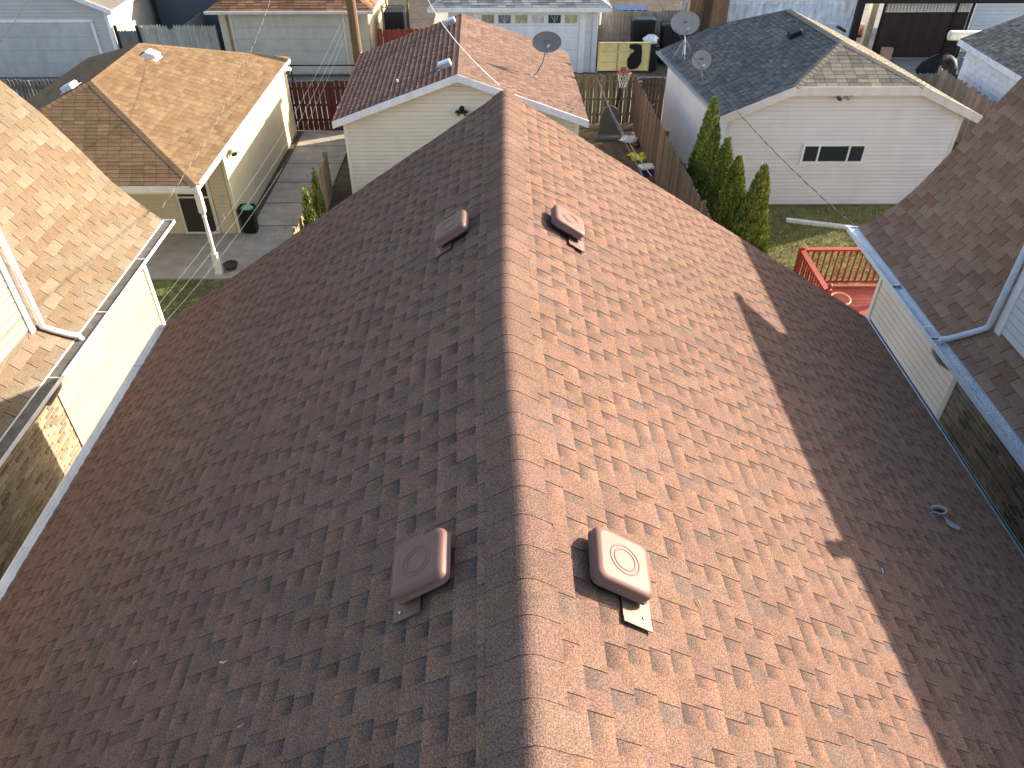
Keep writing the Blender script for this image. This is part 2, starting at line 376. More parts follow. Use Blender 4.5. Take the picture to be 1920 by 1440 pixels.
# roof vents
def on_roof(px, py, sd, h):
    n = nL if sd < 0 else nR; y_ = 4.0
    for _ in range(6): p = onp(px, py, Vector((xr(y_), 0, RZ)) + n * h, n); y_ = p.y
    W = WL if sd < 0 else WR; t = (p.x - n.x * h - sd * W) / (xr(y_) - sd * W); p.z = EZ + (RZ - EZ) * t + n.z * h
    return p
def rrect(a, r, z, n=5, b=None):
    out = []; b = b or a
    for cx, cy, st in ((a - r, b - r, 0), (-a + r, b - r, 90), (-a + r, -b + r, 180), (a - r, -b + r, 270)):
        for k in range(n + 1):
            an = math.radians(st + 90 * k / n); out.append(Vector((cx + r * math.cos(an), cy + r * math.sin(an), z)))
    return out
def roof_vent(sd, px, py, sc_=1.0, rot=0.0):
    W = WL if sd < 0 else WR; n = nL if sd < 0 else nR; dn = dL if sd < 0 else dR
    p = on_roof(px, py, sd, .11) - n * 0.11
    xa = dn.copy(); ya = n.cross(xa); M = Matrix((xa, ya, n)).transposed().to_4x4(); M.translation = p + n * 0.012
    M = M @ Matrix.Rotation(math.radians(rot), 4, 'Z')
    A = 0.172 * sc_
    mb = MB(); rg = [rrect(A - .012, .035, .045), rrect(A, .045, .046), rrect(A, .045, .058), rrect(A - .004, .045, .058), rrect(A - .004, .045, .090), rrect(A - .008, .045, .103), rrect(A - .017, .045, .112), rrect(A - .034, .04, .116)]
    mb.rings(rg, cap0=True, cap1=False); mb.face(rrect(A - .034, .04, .116))
    v = mb.build('roof_vent', COPPER, house, smooth=True, M=M)
    for r_ in (.088, .064):
        mb = MB(); mb.tube([Vector((r_ * sc_ * math.cos(t), r_ * sc_ * math.sin(t), .1135)) for t in [k * math.tau / 32 for k in range(33)]], .0060, 8, cap=False); mb.build('embossed_ring', COPPER, v, smooth=True, M=M)
    mb = MB(); mb.rings([rrect(A - .035, .03, .0), rrect(A - .035, .03, .045)]); mb.build('throat', DARK, v, M=M)
    mb = MB(); s1 = 0.235 * sc_
    mb.box((0.04, -s1 - .045, 0.008), (s1 * 0.9, s1, 0.016)); mb.box((.04, -s1 - .05, 0.016), (s1 * .9, -s1 - .02, 0.020)); mb.build('flange', COPPER, v, M=M)
    for yy in (-s1 * 0.93, s1 * 0.82):
        mb = MB(); mb.tube([(s1 * .7, yy, .016), (s1 * .7, yy, .024)], .008, 6); mb.build('screw', GALV, v, M=M)
    mb = MB(); mb.tube([(-.03, -A - .002, .075), (-.03, -A + .01, .075)], .005, 6); mb.build('screw', GALV, v, M=M)
    return v
roof_vent(-1, 784, 1056, 1.0, 2); roof_vent(1, 1168, 1052, 1.03, -3); roof_vent(-1, 843, 424, 0.98, 1); roof_vent(1, 1068, 413, 0.98, -2)
# lead plumbing vent on the shaded side
p = onp(1760, 956, (0, 0, RZ + .05), nR); p = p - Vector((0, 0, 0.055))
mb = MB(); rr = 0.075
rings = []
for z, r_ in ((-0.07, .066), (.045, .066), (.056, .074), (.056, .054), (.02, .050)): rings.append([p + Vector((r_ * 1.15 * math.cos(a * math.pi / 8), r_ * 0.8 * math.sin(a * math.pi / 8) + (0.012 if a in (3, 11) else 0), z + (0.008 if a % 5 == 0 else 0))) for a in range(16)])
mb.rings(rings, cap0=False, cap1=False); pv = mb.build('plumbing_vent', mat('lead', lin('85888d'), .5, .25, 20, metal=.2), house, smooth=True)
mb = MB(); mb.face([q_ + Vector((0, 0, .002)) for q_ in rings[-1]]); mb.build('opening_shade', DARK, pv)  # black disc stands in for the shade inside the pipe
mb = MB(); xa = dR; ya = Vector((0, 1, 0))
q = [p + xa * a_ + ya * b_ + nR * 0.018 for a_, b_ in ((.03, -.13), (.10, -.14), (.22, -.12), (.27, -.06), (.14, -.05), (.06, -.02))]
mb.prism(q, nR * 0.004); mb.build('flashing', MATS['lead'], pv)
# debris on the roof
def scrap(px, py, sd, sz, label, colr):
    n = nL if sd < 0 else nR; p = on_roof(px, py, sd, .016); a = R.uniform(0, 3.1)
    t = Vector((0, 1, 0)); b = n.cross(t); d1 = t * math.cos(a) + b * math.sin(a); d2 = n.cross(d1)
    mb = MB(); mb.tube([p - d1 * sz, p - d1 * sz * .3 + d2 * sz * .35 + n * .006, p + d1 * sz * .4 + d2 * sz * .1 + n * .010, p + d1 * sz], [sz * .08, sz * .16, sz * .12, sz * .05], 5)
    tag(mb.build('twig', mat('scrap_' + colr, lin(colr), .8, .1), None), label, 'debris')
scrap(420, 1244, -1, .035, 'pale curled scrap lying on the shaded lower left of the brown roof', 'c9bfb2')
scrap(256, 1246, -1, .014, 'tiny pale chip on the far lower left of the brown roof', 'd8d0c4')
scrap(452, 1365, -1, .025, 'tan leaf scrap near the bottom edge of the shaded brown roof slope', 'b09a78')
scrap(1655, 1068, 1, .022, 'thin white sliver in the shaded right side of the brown roof', 'd5d2cd')
scrap(1600, 1021, 1, .014, 'short pale splinter just inside the shadow edge on the right roof slope', 'cfc4b8')
scrap(1310, 1128, 1, .03, 'pale straw lying on the sunlit right roof slope', 'cdb48a')
scrap(178, 876, -1, .012, 'tiny white fleck on the left roof slope near the white gutter', 'dddddd')
scrap(615, 845, -1, .012, 'small light fleck in the middle of the shaded left roof slope', 'c6bcb0')
# ================================================================== NEIGHBOUR HOUSES
def neighbour(sd, label, prof, xi, xo, yend, ywend, ytrim, xw, ywall2, xw2, pal, sidec, brickc, guards, pipe_m, zg=4.05):
    H = thing('house', label, 'house', (sd * 9.5, 4, 0))
    P = [Vector((x, 0, z)) for x, z in prof]; cum = [0.0]
    for a, b in zip(P, P[1:]): cum.append(cum[-1] + (b - a).length)
    def at(v):
        for i in range(len(P) - 1):
            if v <= cum[i + 1] or i == len(P) - 2:
                t = (v - cum[i]) / (cum[i + 1] - cum[i]); d = (P[i + 1] - P[i]).normalized()
                n = Vector((-d.z, 0, d.x)) if sd > 0 else Vector((d.z, 0, -d.x)); return P[i] + (P[i + 1] - P[i]) * t, n
    def mp(u, v): p, _ = at(v); return Vector((p.x, u, p.z))
    def nf(u, v): return at(v + .06)[1]
    vw = next(cum[i] + (xw2 + .03 * 1 - abs(P[i].x)) / max(1e-6, abs(P[i + 1].x) - abs(P[i].x)) * (cum[i + 1] - cum[i]) for i in range(len(P) - 1) if abs(P[i].x) <= xw2 + .03 <= abs(P[i + 1].x))
    # deck
    mb = MB()
    for i in range(len(P) - 1):
        n = at((cum[i] + cum[i + 1]) / 2)[1]; y0 = -4 if cum[i + 1] < vw + .3 else ywall2 - 0.3
        q = [Vector((P[i].x, y0, P[i].z)), Vector((P[i].x, yend, P[i].z)), Vector((P[i + 1].x, yend, P[i + 1].z)), Vector((P[i + 1].x, y0, P[i + 1].z))]
        t_ = [a - n * .006 for a in q]; b_ = [a - n * .10 for a in q]
        mb.face(t_, (.03, .025, .02)); mb.face(b_, (.5, .5, .48)); mb.face([t_[1], t_[2], b_[2], b_[1]], (.5, .5, .48))
    # far slope of the roof, closing it
    xm = 2 * P[-1].x - P[0].x
    mb.face([(P[-1].x, ywall2 - .3, P[-1].z), (P[-1].x, yend, P[-1].z), (xm, yend, P[0].z), (xm, ywall2 - .3, P[0].z)], (.1, .08, .07))
    rf = mb.build('roof', PAINT, H)
    S = Shingles()
    S.field(mp, nf, cum[-1] - .02, lambda v: ((2.0 if v < vw else ywall2 + .02), yend + .01), 0.15, 'tab', pal, t=0.008, tab=0.36)
    S.emit(rf, SH, 300)
    # lower walls
    xa, xb = sd * xw, sd * 15.0
    mb = MB(); mb.box((min(xa, xb), -4, 0), (max(xa, xb), ywend, zg - .1), mix(sidec, (0, 0, 0), .3)); wl = mb.build('wall', MORT, H)
    gpoly = [Vector((p.x, ywend - .01, p.z - .12)) for p in P if abs(p.x) > xw + .1]
    gp = [Vector((sd * (xw + .1), ywend - .01, zg - .1))] + gpoly + [Vector((sd * (2 * abs(P[-1].x) - xw), ywend - .01, zg - .1))]
    MB().prism(gp, (0, -.15, 0), sidec).build('gable_wall', SIDE, H)
    nrm = (-sd, 0, 0)
    siding(wl, (xa - sd * .004, 0, 0), (0, 1, 0), nrm, 1.2, zg - .1, lambda z: (ytrim + .1, ywend - .01), sidec, ex=0.115, lip=(.009, .004), gap=.017)
    MB().box((min(xa - sd * .03, xa - sd * .002), ytrim, .8), (max(xa - sd * .03, xa - sd * .002), ytrim + .1, zg - .1), lin('c9c4b8') if sd > 0 else lin('a89c86')).build('trim_board', PAINT, wl)
    MB().box((min(xa - sd * .035, xa + sd * .06), ywend - .075, 0), (max(xa - sd * .035, xa + sd * .06), ywend + .02, zg - .1), lin('e9e6de')).build('corner_trim', PAINT, wl)
    # bricks
    br = []; z = 1.9; k = 0
    while z < zg - .17:
        y = 2.2 - (k % 2) * .105
        while y < ytrim - .06:
            L = .2; y1 = min(y + L, ytrim - .005); hd = R.random() < 0.0
            if y1 - y > .04:
                d = R.uniform(.004, .012)
                c = jit(R.choice(brickc), .14, .04)
                q = ((xa - sd * d, y + .002 * R.random(), z), (xa - sd * d, y1, z + .060)); br.append((q, c))
            y += L + .016
        z += .076; k += 1
    def area(b): (x, y0, z0), (_, y1, z1) = b[0]; return piece_visible([Vector((x, y0, z0)), Vector((x, y1, z0)), Vector((x, y1, z1)), Vector((x, y0, z1))])
    br.sort(key=lambda b: -area(b)); restb = MB(); nb = 0
    for (a, b), c in br:
        tgt = MB() if nb < 300 else restb
        x = a[0]; lo = (min(x, xa + sd * .01), a[1], a[2]); hi = (max(x, xa + sd * .01), b[1], b[2]); tgt.box(lo, hi, c)
        if nb < 300: tgt.build('brick', BRICK, wl)
        nb += 1
    if restb.v: o = restb.build('bricks', BRICK, wl); o['kind'] = 'stuff'
    # upper storey
    x2 = sd * xw2; xf = sd * 14.6
    mb = MB(); mb.box((min(x2, xf), -4, 3.9), (max(x2, xf), ywall2, 7.36), mix(sidec, (0, 0, 0), .5)); uw = mb.build('upper_wall', SIDE, H)  # backing darkened; shade in the siding gaps is put into its colour
    siding(uw, (x2 - sd * .004, 0, 0), (0, 1, 0), nrm, 4.45, 7.3, lambda z: (2.0, ywall2 - .1), lin('d8d6d2') if sd > 0 else sidec, ex=0.115, lip=(.009, .004), gap=.014)
    siding(uw, (0, ywall2 + .004, 0), (sd, 0, 0), (0, 1, 0), 4.45, 7.3, lambda z: (xw2 + .05, 12), sidec, ex=0.115)
    MB().box((min(x2 - sd * .035, x2 + sd * .05), ywall2 - .1, 4.35), (max(x2 - sd * .035, x2 + sd * .05), ywall2 + .03, 7.3), lin('e9e8e4')).build('corner_trim', PAINT, uw)
    mb = MB(); ex = sd * (xw2 - .33); mb.box((min(ex, xf), -4.3, 7.365), (max(ex, xf), ywall2 + .3, 7.44), lin('dcdad5'))
    mb.rings([[Vector((ex, -4.3, 7.442)), Vector((xf, -4.3, 7.442)), Vector((xf, ywall2 + .3, 7.442)), Vector((ex, ywall2 + .3, 7.442))],
              [Vector((sd * (xw2 + 3.6), -1, 8.55)), Vector((sd * 10.8, -1, 8.55)), Vector((sd * 10.8, ywall2 - 3, 8.55)), Vector((sd * (xw2 + 3.6), ywall2 - 3, 8.55))]], jit((.1, .075, .06), .1))
    ur = mb.build('upper_roof', PAINT, H)
    gx = [ex - sd * .12, ex]; gutter(ur, min(gx), max(gx), -4.3, ywall2 + .42, 7.47, WHITE, 'upper_gutter', .09)
    # gutter along the eave
    gx0, gx1 = min(sd * xi, sd * xo), max(sd * xi, sd * xo)
    g = gutter(H, gx0, gx1, -4, yend + .03, zg + .005, WHITE if sd < 0 else mat('pale_blue_metal', lin('d3dae1'), .4, .08, 5, metal=0.0), 'gutter', (.06 if sd < 0 else .08), inner=(mat('shaded_grit', lin('5c5952'), .9, .3, 9) if sd < 0 else None))  # dark grey stands for dirt and for shade inside the trough
    if guards:
        ylist = [yend - .02, 10.35, 9.28, 9.0, 7.35, 5.4, 3.4, 1.0]
        GM = mat('gutter_mesh', lin('c2c9d0'), .45, .1, 5, metal=.1)
        if 'vor' not in MATS:
            t = GM.node_tree; N = t.nodes; L_ = t.links; tc = N.new('ShaderNodeTexCoord'); vo = N.new('ShaderNodeTexVoronoi'); vo.inputs['Scale'].default_value = 75; L_.new(tc.outputs['Object'], vo.inputs[0])
            r = N.new('ShaderNodeMapRange'); r.inputs[1].default_value = .3; r.inputs[2].default_value = .5; r.inputs[3].default_value = .25; r.inputs[4].default_value = 1; L_.new(vo.outputs['Distance'], r.inputs[0])
            b = N['Principled BSDF']; src = b.inputs['Base Color'].links[0].from_socket; x = N.new('ShaderNodeMix'); x.data_type = 'RGBA'; x.blend_type = 'MULTIPLY'; x.inputs[0].default_value = 1
            L_.new(src, x.inputs[6]); L_.new(r.outputs[0], x.inputs[7]); L_.new(x.outputs[2], b.inputs['Base Color'])
        for i, (a, b) in enumerate(zip(ylist, ylist[1:])):
            zz = zg + .001 - (i % 2) * .012; gap = .10 if i == 0 else .012
            mb = MB(); n_ = 4
            for q in range(n_):
                xa_ = gx0 + .016 + (gx1 - gx0 - .032) * q / n_; xb_ = gx0 + .016 + (gx1 - gx0 - .032) * (q + 1) / n_; za = zz - .012 * math.sin(math.pi * q / n_); zb = zz - .012 * math.sin(math.pi * (q + 1) / n_)
                mb.face([(xa_, b + gap, za), (xb_, b + gap, zb), (xb_, a, zb), (xa_, a, za)])
            mb.build('gutter_guard', GM if i > 1 else mat('smooth_guard', lin('b3bcc4'), .4, .15, 3, metal=.1), g)
            MB().box((gx0 + .01, b + gap - .004, zz + .002), (gx1 - .01, b + gap + .012, zz + .008)).build('seam', WHITE, g)
    else:
        mb = MB()
        for yy in (3.4, 5.0, 6.6, 8.2, 9.8, 11.4): mb = MB(); mb.box((gx0 + .01, yy, zg - .012), (gx1 - .01, yy + .02, zg - .006)); mb.build('hanger', WHITE, g)
    # fascia strip
    MB().box((min(sd * (xi + .004), sd * (xi + .03)), -4, zg - .14), (max(sd * (xi + .004), sd * (xi + .03)), yend - .02, zg - .015), lin('e6e2d6')).build('fascia', PAINT, H)
    # rake boards at the gable end
    mb = MB()
    for i in range(len(P) - 1):
        a, b = P[i], P[i + 1]; n = at((cum[i] + cum[i + 1]) / 2)[1]
        mb.prism([Vector((a.x, yend + .002, a.z)) - n * .012, Vector((b.x, yend + .002, b.z)) - n * .012, Vector((b.x, yend + .002, b.z)) - n * .14, Vector((a.x, yend + .002, a.z)) - n * .14], (0, .02, 0), lin('d9d5cc'))
    mb.build('rake_board', PAINT, H)
    # downspout running over the lower roof into the gutter
    pa, na = at(vw - .02); pth = []
    yp = ywall2 + .02
    for v, dy in ((vw + .02, 0.07), (vw - .12, .06), (vw * .5, .12), (.06, .2)):
        p, n = at(max(v, 0)); pth.append(Vector((p.x, yp + dy, p.z)) + n * .055)
    pth = [Vector((x2 - sd * .10, yp + .03, 6.9)), Vector((x2 - sd * .10, yp + .05, pa.z + .16))] + pth[1:] + [Vector((sd * (xi - .06), yp + .23, zg + .05)), Vector((sd * (xi - .09), yp + .235, zg - .03))]
    MB().tube(pth, .042, 10).build('downspout', pipe_m, H, smooth=True)
    # outlet elbow below the gutter
    ye = 8.98 if sd > 0 else 8.3
    pe = [Vector((sd * (xi - .06), ye, zg - .10)), Vector((sd * (xi - .05), ye - .02, zg - .2)), Vector((sd * (xi + .06), ye - .06, zg - .34)), Vector((sd * (xw - .06), ye - .08, zg - .46))]
    MB().tube(pe, .06, 10).build('outlet_elbow', mat('beige_pipe', lin('a79f95'), .5, .1), H, smooth=True)
    return H
def pal_brown(up):
    b = R.choice((lin('8f735f'), lin('8a6e5b'), lin('937763'), lin('856a57'), lin('876554'), lin('8d7260'))); b = jit(b, .07, .015); return b, mix(b, (0.02, .015, .012), .12)
def pal_tan(up):
    b = R.choice((lin('6f6251'), lin('695b4a'), lin('766859'), lin('675443'), lin('6c5a49'), lin('7b6e60'), lin('716557'))); b = mix(b, lin('6f6251'), .45); b = jit(b, .05, .015); return b, mix(b, (0.05, .03, .02), .08)
PIPE = mat('pipe_blue_white', lin('c4ccd4'), .4, .08, 6)
HR = neighbour(1, 'house with brown tabbed shingles and meshed pale gutter along the right edge',
          [(6.30, 4.05), (6.62, 4.28), (6.88, 4.51), (7.11, 4.81), (7.46, 5.40), (7.82, 6.07), (8.18, 6.68), (8.72, 7.80), (11.0, 8.6)],
          6.30, 6.12, 12.40, 11.62, 8.70, 6.60, 8.66, 6.78, pal_brown, lin('e6dcd2'), [lin('857460'), lin('7b6b58'), lin('8f7e68'), lin('746251'), lin('856b59'), lin('5f5246')], True, PIPE)
HL = neighbour(-1, 'house with sunlit tan tabbed shingles and open white gutter along the left edge',
          [(-6.22, 4.05), (-6.42, 4.22), (-6.62, 4.44), (-6.93, 4.81), (-7.25, 5.34), (-7.68, 5.99), (-8.12, 6.51), (-8.9, 7.45), (-11.0, 8.3)],
          6.22, 6.02, 12.80, 12.04, 8.54, 6.45, 8.86, 6.58, pal_tan, lin('968f80'), [lin('94846a'), lin('8b7b64'), lin('9d8e75'), lin('84755f'), lin('8f7d63'), lin('726552')], False, WHITE, zg=4.05)
MB().tube([(6.75, 5.65, 7.4), (6.75, 5.65, 7.84)], .075, 12).build('flue_pipe', GALV, HR)
# ================================================================== GARAGES
def roof_plane(S, poly, expo, kind, pal, tab=0.305, t=0.006):
    """poly: 3D convex polygon, first edge is the eave"""
    P = [Vector(p) for p in poly]; u = (P[1] - P[0]).normalized(); n = u.cross(P[2] - P[1]).normalized()
    if n.z < 0: n = -n
    v = n.cross(u)
    if v.z < 0: v = -v
    Q = [((p - P[0]).dot(u), (p - P[0]).dot(v)) for p in P]; vmax = max(q[1] for q in Q)
    def lim(vv):
        vv = min(max(vv, 1e-5), vmax - 1e-5); xs = []
        for (a, b), (c, d) in zip(Q, Q[1:] + Q[:1]):
            if (b - vv) * (d - vv) <= 0 and abs(d - b) > 1e-9: xs.append(a + (c - a) * (vv - b) / (d - b))
        return (min(xs), max(xs)) if xs else (0, 0)
    S.field(lambda a, b: P[0] + u * a + v * b, lambda a, b: n, vmax, lim, expo, kind, pal, t=t, tab=tab)
    return n
def deck(planes, parent, c=(.03, .025, .02), under=(.5, .48, .45)):
    mb = MB()
    for P in planes:
        P = [Vector(p) for p in P]; n = (P[1] - P[0]).cross(P[2] - P[1]).normalized()
        if n.z < 0: n = -n
        mb.face([p - n * .006 for p in P], c); mb.face([p - Vector((0, 0, .09)) for p in P], under)
    return mb.build('roof', PAINT, parent)
def boards(parent, line, dn, thick, c, name='fascia', m=None):
    """a fascia board under each segment of a polyline"""
    for a, b in zip(line, line[1:]):
        a = Vector(a); b = Vector(b); MB().prism([a, b, b - Vector((0, 0, dn)), a - Vector((0, 0, dn))], thick, c).build(name, m or PAINT, parent)
def small_vent(parent, pos, n, m, L=.32, Wd=.2, h=.12, along=(0, 1, 0), rot=0):
    n = Vector(n).normalized(); a = Vector(along); a = (a - n * a.dot(n)).normalized(); b = n.cross(a)
    M = Matrix((a, b, n)).transposed().to_4x4(); M.translation = Vector(pos)
    mb = MB(); rg = [rrect(L / 2, .03, .0, 3, Wd / 2), rrect(L / 2, .03, h * .75, 3, Wd / 2), rrect(L / 2 - .02, .03, h, 3, Wd / 2 - .02)]
    mb.rings(rg); v = mb.build('roof_vent', m, parent, M=M, smooth=False)
    MB().box((-L / 2 - .05, -Wd / 2 - .05, .006), (L / 2 + .05, Wd / 2 + .06, .013)).build('flange', m, v, M=M); return v
def floodlight(parent, p, n, m, s=1.0, lens=None):
    n = Vector(n); a = Vector((0, 0, 1)).cross(n).normalized(); p = Vector(p)
    mb = MB(); mb.tube([p, p + n * .04 * s], .06 * s, 10); f = mb.build('floodlight', m, parent)
    for k in (-1, 1):
        q = p + n * .05 * s; d = (n * .6 + a * k * .75 + Vector((0, 0, -.55))).normalized()
        MB().tube([q, q + d * .07 * s, q + d * .1 * s, q + d * .17 * s], [.018 * s, .03 * s, .055 * s, .07 * s], 10).build('lamp_head', m, f)
        MB().tube([q + d * .171 * s, q + d * .173 * s], .058 * s, 10).build('lens', lens or GLASS, f)
    MB().tube([p + n * .03 * s, p + n * .07 * s - Vector((0, 0, .1 * s))], .03 * s, 8).build('sensor', m, f)
    return f
def dish(label, base, nroof, centre, face, w, h, m, tripod=False, group=None):
    base = Vector(base); centre = Vector(centre); face = Vector(face).normalized()
    T = thing('satellite_dish', label, 'satellite dish', base, group)
    side = face.cross(Vector((0, 0, 1))).normalized(); up = side.cross(face).normalized(); mb = MB(); rings = []
    for r_ in (0.02, .25, .5, .75, .93, 1.0):
        rings.append([centre + side * (w * r_ * math.cos(t)) + up * (h * r_ * math.sin(t)) + face * (0.16 * w * r_ * r_) for t in [k * math.tau / 36 for k in range(36)]])
    back = [[q - face * .014 for q in r_] for r_ in rings[::-1]]
    mb.rings(rings + back, cap0=True, cap1=True); mb.build('reflector', m, T, smooth=False)
    nroof = Vector(nroof).normalized()
    br = centre - face * .06
    mb = MB(); mb.box((-.07, -.05, -.09), (.07, .05, .09), M=Matrix.Translation(br)); mb.build('bracket', DISHM, T)
    if tripod:
        top = br - Vector((0, 0, .12)); mid = base + Vector((0, 0, .55))
        MB().tube([base + Vector((0, 0, .05)), mid, top], .022, 8).build('mast', GALV, T)
        for a in (0.5, 2.6, 4.7):
            f_ = base + Vector((math.cos(a) * .34, math.sin(a) * .34, 0)); f_.z = base.z - (nroof.x * (f_.x - base.x) + nroof.y * (f_.y - base.y)) / nroof.z
            MB().tube([mid, f_], .014, 6).build('leg', GALV, T)
    else:
        h_ = br - base; k = base + Vector((h_.x * .75, h_.y * .6, h_.z * .42)); MB().tube([base, base + Vector((h_.x * .35, h_.y * .3, h_.z * .12)), k, base + Vector((h_.x * .95, h_.y * .9, h_.z * .75)), br], .022, 8).build('mast', DISHM, T)
        MB().box((-.12, -.09, 0.01), (.12, .09, .022), M=Matrix.Translation(base) @ Vector((0, 0, 1)).rotation_difference(nroof).to_matrix().to_4x4()).build('foot_plate', DISHM, T)
    arm = centre - up * h * .95 + face * .02; tip = centre - up * h * .75 + face * w * 1.0
    MB().tube([br - up * .1, arm - up * .03, tip], .012, 6).build('feed_arm', DISHM, T)
    mb = MB(); mb.tube([tip - face * .05, tip + face * .07], .035, 8); mb.build('feed_horn', mat('feed_grey', lin('c9c9c7'), .5), T)
    return T
def door_panels(parent, x0, x1, z0, z1, y, nx, nz, c, inset=True, m=None, rows=None):
    hz = (z1 - z0) / nz
    for i in range(nz):
        a = z0 + hz * i; d = MB(); d.box((x0, y, a + .004), (x1, y + .05, a + hz - .004), jit(c, .03)); s = d.build('door_panel', m or PAINT, parent)
        if rows is not None and i not in rows: continue
        wx = (x1 - x0) / nx
        for k in range(nx):
            b = x0 + wx * k; e = .06
            mb = MB(); cc = jit(c, .03); mb.box((b + e, y - .008, a + .08), (b + wx - e, y - .001, a + hz - .08), cc); mb.build('raised_panel', m or PAINT, s)
WHT = lin('e8e6e1'); CRM = lin('e2dbc8'); GRYS = lin('e1dbdb'); TANS = lin('c9bb9c')
# ---- left garage with hipped tan roof and porch
LG = thing('garage', 'tan hip roofed garage with a corner porch and white post', 'garage', (-10.9, 23, 0))
ez = 2.6; X0, X1, Y0, Y1 = -14.4, -7.45, 17.5, 27.9; ra = Vector((-10.92, 20.9, 4.0)); rb = Vector((-10.92, 24.4, 4.0))
pf = [(X0, Y0, ez), (X1, Y0, ez), ra]; pr = [(X1, Y0, ez), (X1, Y1, ez), rb, ra]; pb = [(X1, Y1, ez), (X0, Y1, ez), rb]; pl = [(X0, Y1, ez), (X0, Y0, ez), ra, rb]
rf = deck([pf, pr, pb, pl], LG)
def pal_lg(up): b = jit(mix(lin('735d45'), R.choice((lin('776149'), lin('705a42'), lin('7e684f'), lin('69543f'), lin('76624c'))), .65), .08, .02); return b, mix(b, (.03, .02, .02), .12)
S = Shingles(); nn = [roof_plane(S, p, .13, 'tab', pal_lg, .30) for p in (pf, pr, pb, pl)]
S.emit(rf, SHF, 300)
cl = lambda: jit(lin('76614a'), .1, .03)
caps(rf, (X1, Y0, ez), ra, nn[0], nn[1], .13, .15, cl, SHF); caps(rf, (X0, Y0, ez), ra, nn[0], nn[3], .13, .15, cl, SHF); caps(rf, ra, rb, nn[1], nn[3], .13, .15, cl, SHF); caps(rf, (X1, Y1, ez), rb, nn[1], nn[2], .13, .15, cl, SHF)
wl = MB().box((-14.1, 19.95, 0), (-7.6, 27.6, 2.53), mix(TANS, (0, 0, 0), .5)).build('wall', SIDE, LG)  # backing colour darkened so gaps between boards read as shadow lines
siding(wl, (-7.596, 0, 0), (0, 1, 0), (1, 0, 0), .08, 2.52, lambda z: (20.03, 27.5), lin('bdb292'), .115)
siding(wl, (0, 19.946, 0), (1, 0, 0), (0, -1, 0), .05, 2.52, lambda z: (-8.12, -7.68), TANS, .115)
siding(wl, (0, 19.946, 0), (1, 0, 0), (0, -1, 0), .05, 2.52, lambda z: (-14.05, -9.16), TANS, .115)
for y_ in (19.93, 27.5): MB().box((-7.66, y_, 0), (-7.57, y_ + .1, 2.5), lin('d9cfae')).build('corner_trim', PAINT, wl)
boards(LG, [(X1 - .02, Y0, ez - .01), (X1 - .02, Y1, ez - .01)], .16, (.03, 0, 0), WHT); boards(LG, [(X0, Y0 - .01, ez - .01), (X1, Y0 - .01, ez - .01)], .17, (0, .03, 0), lin('dddbd6'))
MB().box((X0 + .05, Y0 + .05, ez - .2), (X1 - .04, 19.95, ez - .17), lin('cfc9bb')).build('soffit', PAINT, LG)
MB().box((X0 + .2, 17.66, ez - .3), (X1 - .06, 17.8, ez - .21), lin('d5d2ca')).build('beam', PAINT, LG)
dr = MB().box((-9.14, 19.90, .05), (-8.14, 19.945, 2.1), lin('d8d2c4')).build('door', PAINT, LG)
MB().box((-9.05, 19.88, .12), (-8.23, 19.899, 2.02)).build('pane', mat('screen_dark', lin('3a3834'), .25, .1), dr)
MB().box((-9.05, 19.872, 1.15), (-8.23, 19.879, 1.2), lin('c8c2b4')).build('rail', PAINT, dr)
vt = MB().box((-10.42, 19.9, 1.28), (-9.75, 19.935, 1.46), WHT).build('window', PAINT, LG); MB().box((-10.36, 19.89, 1.32), (-9.81, 19.899, 1.42)).build('pane', mat('screen_tan', lin('7d7564'), .4), vt)
MB().box((-7.95, 19.88, .52), (-7.88, 19.935, .66), WHT).build('outlet_box', PAINT, LG); MB().box((-7.9, 19.88, 1.0), (-7.84, 19.935, 1.2), lin('b9b6ae')).build('meter_box', PAINT, LG)
def porch_post(x, y):
    mb = MB(); prof = ((.05, .075, 4), (.62, .075, 4), (.64, .06, 16), (.7, .045, 16), (.74, .06, 16), (.8, .048, 16), (1.2, .055, 16), (1.62, .045, 16), (1.66, .06, 16), (1.72, .045, 16), (1.76, .06, 16), (1.8, .075, 4), (2.3, .075, 4))
    rg = []
    for z, r_, n in prof: rg.append([Vector((x + (r_ * math.cos(t) if n == 16 else max(-r_, min(r_, 1.5 * r_ * math.cos(t)))), y + (r_ * math.sin(t) if n == 16 else max(-r_, min(r_, 1.5 * r_ * math.sin(t)))), z)) for t in [k * math.tau / 16 + .196 for k in range(16)]])
    o = mb.rings(rg, lin('e4e1da')).build('post', PAINT, LG); MB().box((x - .1, y - .1, .05), (x + .1, y + .1, .11), lin('dedbd3')).build('post_base', PAINT, o)
porch_post(-7.56, 17.72); porch_post(-13.9, 17.72)
small_vent(LG, onp(285, 106, ra, nn[1]) + nn[1] * .0, nn[1], mat('vent_white', lin('d6d4cf'), .5), .42, .34, .14); small_vent(LG, onp(128, 160, Vector((0, 0, .12)) + ra, nn[3]) - nn[3] * .1, nn[3], MATS['vent_white'], .42, .34, .14)
floodlight(LG, onx(428, 278, -7.57), (1, 0, 0), mat('pale_fixture', lin('d3cdb6'), .5), 1.3); floodlight(LG, onx(530, 127, -7.5), (1, 0, 0), MATS['pale_fixture'], 1.3)
